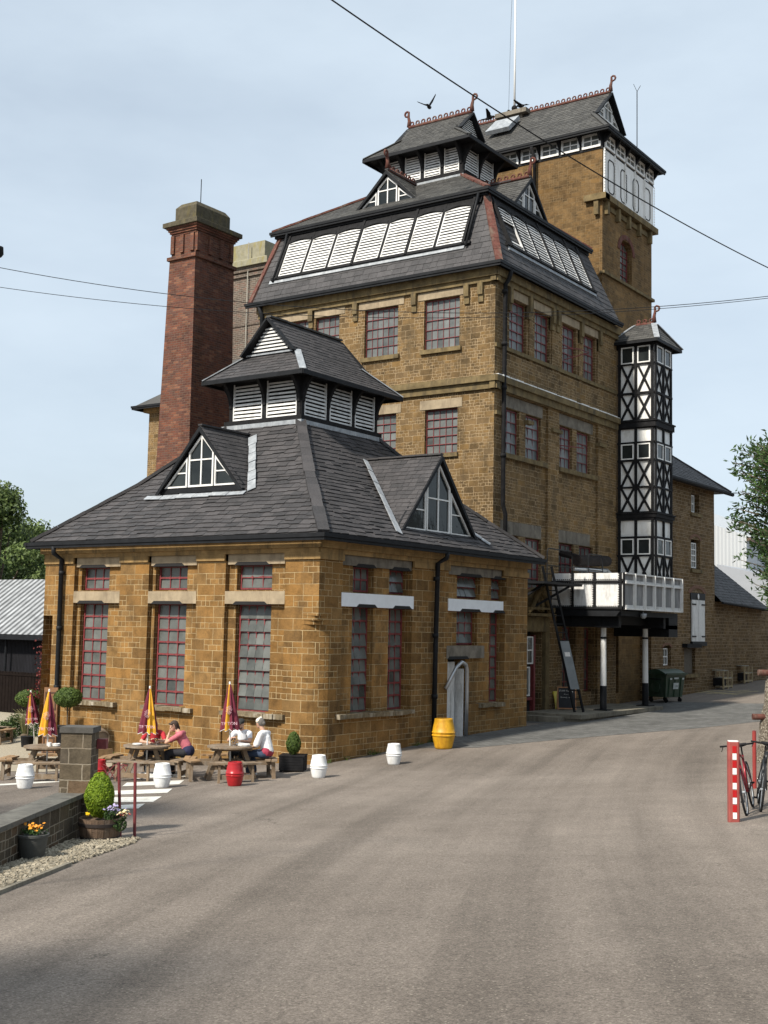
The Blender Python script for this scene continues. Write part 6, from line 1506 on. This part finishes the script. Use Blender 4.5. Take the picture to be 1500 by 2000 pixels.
m=MB();m.tube([(0,0,-.05),(0,0,1.0)],.035,12);m.build('post',simple('red_steel_post',(.25,.03,.025),.5,0,.2),t,local=True,auto=True);m=MB();m.sphere((0,0,1.0),.036,.036,.02,10,5);m.build('post_top',M['red'],t,local=True)
# roughcast gate pillar at the right edge
g=gp(1508,1487);t=thing('roughcast_pillar','leaning roughcast pillar of flints and mortar at the right edge','pillar',g,wz_)
m=MB();rows=34;cols=30;gr_=[]
for i in range(rows+1):
    z=2.05*i/rows;rr=.36-.10*(i/rows);ring_=[]
    for k in range(cols):
        a=2*pi*k/cols;s=rr*(1+.05*math.sin(a*3+i*.4)+rnd.uniform(-.035,.035));ring_.append((math.cos(a)*s*1.0+.10*z,math.sin(a)*s,z-.05))
    gr_.append(ring_)
for i in range(rows):
    for k in range(cols): m.face([gr_[i][k],gr_[i][(k+1)%cols],gr_[i+1][(k+1)%cols],gr_[i+1][k]])
m.face(gr_[rows])
m.build('roughcast',M['darkstone'] if 0 else (lambda t_:t_.fin(t_.ramp(t_.noise(t_.pos(),26,4,.8),[(.35,(.045,.035,.025)),(.5,(.13,.105,.075)),(.62,(.42,.38,.31))]),.9,t_.bump(t_.noise(t_.pos(),26,4,.8),1,.04)))(NT('flint_roughcast')),t,local=True)
for z,x in ((1.9,-.2),(.95,-.33)):
    m=MB();m.tube([(x-.10,-.05,z),(x+.3,-.05,z)],.065,14);m.build('clay_pipe',M['redtile'],t,local=True)
# =============================================================== garden at left
p=at(95,1478,34.2);p.z=gz(p.x,p.y)
t=thing('panelled_door','old brown panelled door propped upright behind the left parasol','door',p,wz_-.25)
m=MB();m.box(-.21,.21,-.03,.03,0,1.92);dm=simple('varnished_oak',(.20,.10,.045),.5,0,.3,6,.2);m.build('leaf',dm,t,local=True)
m=MB()
for z0,z1 in ((.1,.55),(.65,1.2),(1.3,1.8)):
    for a,b,c_,d_ in ((-.17,.17,z0,z0+.04),(-.17,.17,z1-.04,z1),(-.17,-.13,z0+.04,z1-.04),(.13,.17,z0+.04,z1-.04)): m.box(a,b,-.045,-.03,c_,d_)
m.build('mouldings',simple('dark_oak',(.07,.035,.018),.5),t,local=True)
p=at(100,1352,35.5);g0=gz(p.x,p.y);t=thing('patio_heater','patio heater with dark dome top showing above the panelled door','heater',(p.x,p.y,g0))
m=MB();m.tube([(0,0,0),(0,0,p.z-g0-.15)],.035,10);m.build('stand',M['blackwood'],t,local=True);m=MB();m.sphere((0,0,p.z-g0-.14),.19,.19,.17,16,10,fn=lambda d:1 if d.z>-.1 else .8);m.build('dome',simple('dark_steel',(.04,.036,.034),.35,.6,.2),t,local=True,smooth=True)
# barrel lying on a cradle
b0=V((-6.35,-1.35,0));g0=gz(b0.x,b0.y);t=thing('lying_barrel','old oak barrel lying on its side on a timber cradle by the wall','barrel',(b0.x,b0.y,g0),wz_+.7)
rotp=Matrix.Rotation(pi/2,4,'X')
m=MB();m.lathe([(.20,-.4),(.24,-.38),(.29,-.15),(.30,0),(.29,.15),(.24,.38),(.20,.4),(.2,.36),(.01,.36)],seg=24);bo=m.build('barrel_staves',simple('grey_oak',(.20,.15,.105),.8,0,.3,8,.4),t,local=True,auto=True);bo.matrix_local=Matrix.Translation((0,0,.62))@rotp
m=MB()
for z,r_ in ((-.33,.262),(-.14,.298),(.14,.298),(.33,.262)): m.lathe([(r_,z-.02),(r_+.008,z-.02),(r_+.008,z+.02),(r_,z+.02)],seg=24)
ho=m.build('hoop',M['white'],t,local=True);ho.matrix_local=bo.matrix_local.copy()
m=MB();m.box(-.3,.3,-.45,-.35,0,.36);m.box(-.3,.3,.35,.45,0,.36);m.box(-.34,-.24,-.45,.45,.05,.2);m.box(.24,.34,-.45,.45,.05,.2);m.build('cradle',M['oak2'],t,local=True)
p=at(118,1455,35);p.z=gz(p.x,p.y);t=thing('black_planter','tall black planter box half hidden behind the panelled door','planter',p,wz_)
m=MB();m.box(-.45,.15,-.25,.25,0,.75);m.box(-.47,.17,-.27,.27,.75,.79);m.build('box',M['blackwood'],t,local=True);m=MB();m.box(-.40,.10,-.2,.2,.79,.80);m.build('soil',M['dark'],t,local=True)
# border planting
def clump(px,py,dep,sp,h,n,L,W,mat,label,gap=None,kind='shrub'):
    c=at(px,py,dep);g0=gz(c.x,c.y);t=thing(kind,label,kind,(c.x,c.y,g0));m=MB()
    for i in range(n):
        d=rvec();z=abs(d.z)*h*rnd.uniform(.5,1);m_=V((d.x*sp*rnd.uniform(.3,1),d.y*sp*rnd.uniform(.3,1),z));leaf(m,m_,L*rnd.uniform(.6,1.3),W*rnd.uniform(.7,1.2),rvec(),rnd.random())
    m.build('leaves',M[mat],t,local=True)
    m=MB()
    for i in range(7): m.tube([(0,0,0),(rnd.uniform(-1,1)*sp*.5,rnd.uniform(-1,1)*sp*.5,h*.7)],.012,4)
    m.build('stems',M['bark'],t,local=True);return t
clump(30,1400,41,.6,.75,1500,.09,.05,'dtree','low dark shrub in the border left of the grass clump')
clump(85,1395,40.5,.6,.8,1500,.07,.045,'shrub','low dark flowering shrub between the grass clump and the door')
clump(8,1385,40,.5,.6,900,.10,.05,'dtree','rounded dark shrub at the left edge below the fence')
c=at(50,1385,40.3);g0=gz(c.x,c.y);t=thing('ornamental_grass','arching pale ornamental grass in the border before the fence','grass clump',(c.x,c.y,g0));m=MB()
for i in range(90):
    a=rnd.uniform(0,2*pi);r_=rnd.uniform(.2,.6);h=rnd.uniform(.6,1.05);m.tube([(0,0,0),(math.cos(a)*r_*.4,math.sin(a)*r_*.4,h*.75),(math.cos(a)*r_,math.sin(a)*r_,h*.9)],.006,3,t=rnd.random())
m.build('blades',leafmat('grass_blades',(.10,.11,.04),(.28,.26,.12)),t,local=True)
m=MB();m.sphere((0,0,.05),.14,.14,.08,10,6);m.build('tuft',M['bark'],t,local=True)
c=at(92,1300,36.5);t=thing('red_creeper','dark red creeper climbing at the corner of the pavilion','climber',(c.x,c.y,gz(c.x,c.y)));m=MB()
for i in range(900):
    z=rnd.uniform(-1.0,.9);leaf(m,V((rnd.gauss(0,.16)-.22*max(0,-z-.3),rnd.gauss(0,.14),c.z-gz(c.x,c.y)+z)),.08,.06,rvec(),rnd.random())
m.build('leaves',leafmat('red_leaves',(.05,.012,.012),(.20,.04,.035)),t,local=True);m=MB();m.tube([(0,0,0),(.05,0,1),(0,.05,c.z-gz(c.x,c.y)+.7)],.02,5);m.build('stem',M['bark'],t,local=True)
c=at(8,1415,38.5);g0=gz(c.x,c.y);picnic(V((c.x-.8,c.y-.3,g0)),.4,'plain round table without parasol in the gravel garden at the left edge')
# wall lantern at the far left edge
c=at(-4,492,12);t=thing('lantern_arm','dark lantern head poking in at the left edge of the sky','lamp',c);m=MB()
m.lathe([(.02,.06),(.05,.05),(.055,-.02),(.035,-.05),(.01,-.055)],seg=12);m.build('lamp_head',M['blackwood'],t,local=True,auto=True);m=MB();m.tube([(0,0,.05),tuple(-rt*.6+V((0,0,.12))),tuple(-rt*.9+V((0,0,-8)))],.02,6);m.build('arm',M['blackwood'],t,local=True)
# =============================================================== trees
def tree(name,cx,cy,h,rad,n,L,mat,label,cat='tree',trunk=.25,low=.3,blobs=14,group=None,asp=.55):
    g0=gz(cx,cy);t=thing(name,label,cat,(cx,cy,g0),0,group);rr=random.Random(int(cx*7+cy*3));m=MB();cs=[]
    for i in range(blobs):
        z=h*(low+(1-low)*rr.random()**.8);k=math.sin(pi*min(1,max(.12,(z/h-low*.8)/(1.02-low*.8)))**.75);a=rr.uniform(0,2*pi);r_=rad*k*rr.uniform(.35,.85);cs.append((V((math.cos(a)*r_,math.sin(a)*r_,z*.93)),rad*rr.uniform(.28,.45)))
    for i in range(n):
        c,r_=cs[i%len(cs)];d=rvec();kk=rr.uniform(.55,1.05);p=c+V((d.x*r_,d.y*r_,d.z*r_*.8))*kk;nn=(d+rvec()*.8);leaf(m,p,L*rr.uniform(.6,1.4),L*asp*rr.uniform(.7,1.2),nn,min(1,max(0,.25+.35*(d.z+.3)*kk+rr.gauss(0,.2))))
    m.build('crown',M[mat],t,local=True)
    m=MB();m.tube([(0,0,-.3),(.05,0,h*.25),(0,.05,h*.55),(0,0,h*.8)],1,9,rs=[trunk,trunk*.75,trunk*.5,trunk*.2])
    for c,r_ in cs: m.tube([V((0,0,c.z*.55)),c*.8+V((0,0,c.z*.12)),c],1,5,rs=[trunk*.35,trunk*.2,.02])
    m.build('trunk',M['bark'],t,local=True);return t
def tr_at(px,py,dep,*a,**k):
    c=at(px,py,dep);tree(a[0],c.x,c.y,*a[1:],**k)
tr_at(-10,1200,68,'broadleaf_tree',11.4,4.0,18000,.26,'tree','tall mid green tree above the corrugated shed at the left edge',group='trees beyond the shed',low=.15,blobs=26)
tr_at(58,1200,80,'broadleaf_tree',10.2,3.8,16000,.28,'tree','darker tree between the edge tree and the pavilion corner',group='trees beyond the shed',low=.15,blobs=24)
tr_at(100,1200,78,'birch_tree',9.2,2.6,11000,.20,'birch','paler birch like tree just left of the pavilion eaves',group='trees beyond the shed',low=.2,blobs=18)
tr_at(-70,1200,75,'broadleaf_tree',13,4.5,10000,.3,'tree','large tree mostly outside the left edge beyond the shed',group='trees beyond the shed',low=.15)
# right edge laurel bush
c=at(1538,1018,15.0);g0=gz(c.x,c.y);t=thing('laurel_tree','leafy laurel like tree overhanging from the right edge','tree',(c.x,c.y,g0));m=MB();rr=random.Random(5)
cz=c.z-g0;br=MB();br.tube([(.1,0,-.2),(.15,.05,cz*.5),(0,0,cz+.3)],1,8,rs=[.08,.06,.02])
R3=V((rt.x,rt.y,0))
for i in range(520):
    a=rvec();tip=V((0,0,cz))+R3*rr.uniform(-.62,.75)+V((fo.x,fo.y,0))*rr.uniform(-.6,.6)
    z=rr.uniform(-1.05,1.0);wmax=.62*math.sqrt(max(0,1-((z-.25)/1.15)**2)) if z>-.9 else .3
    tip=V((0,0,cz+z))+R3*rr.uniform(-wmax,.7)+V((fo.x,fo.y,0))*rr.uniform(-.5,.5);b=V((0,0,cz+z-.35))+R3*.2
    d=(tip-b);br.tube([b,b.lerp(tip,.5)+V((0,0,.05)),tip],1,4,rs=[.012,.007,.003]);dn=d.normalized()
    for k in range(34):
        s=rr.uniform(.35,1.05);p=b.lerp(tip,s)+rvec()*.05;ld_=(dn*.5+rvec()*.9+V((0,0,.2))).normalized();nn=ld_.orthogonal().normalized();nn=Matrix.Rotation(rr.uniform(0,6.28),3,ld_)@nn;w=ld_.cross(nn);L=rr.uniform(.06,.10);W=L*.17;bend=nn*-.012
        m.face([p,p+ld_*L*.45-w*W,p+ld_*L+bend,p+ld_*L*.45+w*W],0,rr.random())
m.build('crown',M['shrub'],t,local=True);br.build('trunk',M['bark'],t,local=True,smooth=True)
# unseen house and trees, added to cut sky fill on the right-facing walls
HS=thing('sky_blocker_house','added stone house out of view to the right, blocking sky light from the right-facing walls','building',(15,16,0))
m=MB();m.box(12.5,20,8,26,-1,7.5);m.build('wall',M['rubble'],HS);m=MB();m.mesh([(12.1,7.6,7.5),(20.4,7.6,7.5),(20.4,26.4,7.5),(12.1,26.4,7.5),(16.2,7.6,11.5),(16.2,26.4,11.5)],[(0,4,5,3),(1,2,5,4),(0,1,4),(3,5,2)],0);m.build('roof',M['slate2'],HS)
for x_,y_,h_ in ((14.5,2.0,9),(12.5,31,10),(9.5,38,9)): tree('broadleaf_tree',x_,y_,h_,3.2,7000,.3,'dtree','added leafy tree out of view to the right, blocking sky light, %s'%({2.0:'in front of the stone house',31:'behind the stone house',38:'farthest down the lane'}[y_]),group='added trees blocking sky light from the right',low=.2)
# weeds where the tarmac meets the pavilion wall
m=MB()
for i in range(520):
    if i%2: x=rnd.uniform(-9,-.2);y=-.03-abs(rnd.gauss(0,.05));k=math.sin(x*2.3)+math.sin(x*5.1)
    else: y=rnd.uniform(.3,5.6);x=.03+abs(rnd.gauss(0,.05));k=math.sin(y*2.9)+math.sin(y*6.1)
    if k<.5: continue
    h=rnd.uniform(.03,.14)
    for j in range(5): leaf(m,(x+rnd.gauss(0,.03),y+rnd.gauss(0,.03),gz(x,y)+h*rnd.random()),.05,.018,rvec(),rnd.random())
tag(m.build('weeds',M['bay']),'scattered small weeds along the foot of the pavilion walls','weeds',None,'stuff')

for x_,y_,h_,lb in ((1.0,-20.5,12,'tall broad tree left of the view beyond the low stone wall'),(11.0,-31,13,'tall broad tree behind and left of the viewpoint')): tree('broadleaf_tree',x_,y_,h_,3.6,5000,.3,'dtree',lb,group='trees beside the yard entrance',low=.35)
# =============================================================== CAMERA, LIGHT
cam=bpy.data.cameras.new('camera');co=bpy.data.objects.new('camera',cam);COL.objects.link(co);sc.camera=co
mt=Matrix((r1v,u1v,-fwv)).transposed().to_4x4();mt.translation=CAMv;co.matrix_world=mt
cam.sensor_fit='VERTICAL';cam.sensor_height=24;cam.sensor_width=18;cam.lens=f_/2000*24;cam.clip_end=3000;cam.clip_start=.05
SUN_EL,SUN_DIR=R(45),V((-.14,-.99,0)).normalized()   # horizontal direction towards the sun
w=bpy.data.worlds.new('World');sc.world=w;w.use_nodes=True;nt=w.node_tree;bg=nt.nodes['Background']
sky=nt.nodes.new('ShaderNodeTexSky');sky.sky_type='NISHITA';sky.sun_disc=False;sky.sun_elevation=SUN_EL
sky.sun_rotation=math.atan2(SUN_DIR.x,SUN_DIR.y);sky.air_density=1.0;sky.dust_density=2.2;sky.ozone_density=1.2
tc=nt.nodes.new('ShaderNodeTexCoord');mp=nt.nodes.new('ShaderNodeMapping');mp.inputs['Scale'].default_value=(1.2,1.2,3.5);mp.inputs['Rotation'].default_value=(.2,.3,.6)
nz=nt.nodes.new('ShaderNodeTexNoise');nz.inputs['Scale'].default_value=1.6;nz.inputs['Detail'].default_value=6;nz.inputs['Roughness'].default_value=.55
rp=nt.nodes.new('ShaderNodeValToRGB');rp.color_ramp.elements[0].position=.3;rp.color_ramp.elements[1].position=.75;rp.color_ramp.elements[0].color=(.6,.6,.6,1);rp.color_ramp.elements[1].color=(.95,.95,.95,1)
mx=nt.nodes.new('ShaderNodeMix');mx.data_type='RGBA';mx.inputs[7].default_value=(7.0,8.1,9.1,1)
L=nt.links;L.new(tc.outputs['Generated'],mp.inputs[0]);L.new(mp.outputs[0],nz.inputs['Vector']);L.new(nz.outputs[0],rp.inputs[0]);L.new(rp.outputs[0],mx.inputs[0]);L.new(sky.outputs[0],mx.inputs[6]);L.new(mx.outputs[2],bg.inputs[0])
bg.inputs[1].default_value=.085
sl=bpy.data.lights.new('sun','SUN');sl.energy=4.6;sl.angle=R(4);sl.color=(1,.93,.82);so=bpy.data.objects.new('sun',sl);COL.objects.link(so)
so.rotation_euler=(SUN_DIR*math.cos(SUN_EL)+V((0,0,math.sin(SUN_EL)))).to_track_quat('Z','Y').to_euler()
sc.view_settings.view_transform='Standard';sc.view_settings.look='None';sc.view_settings.exposure=.42;sc.view_settings.gamma=1
sc.render.resolution_x=768;sc.render.resolution_y=1024
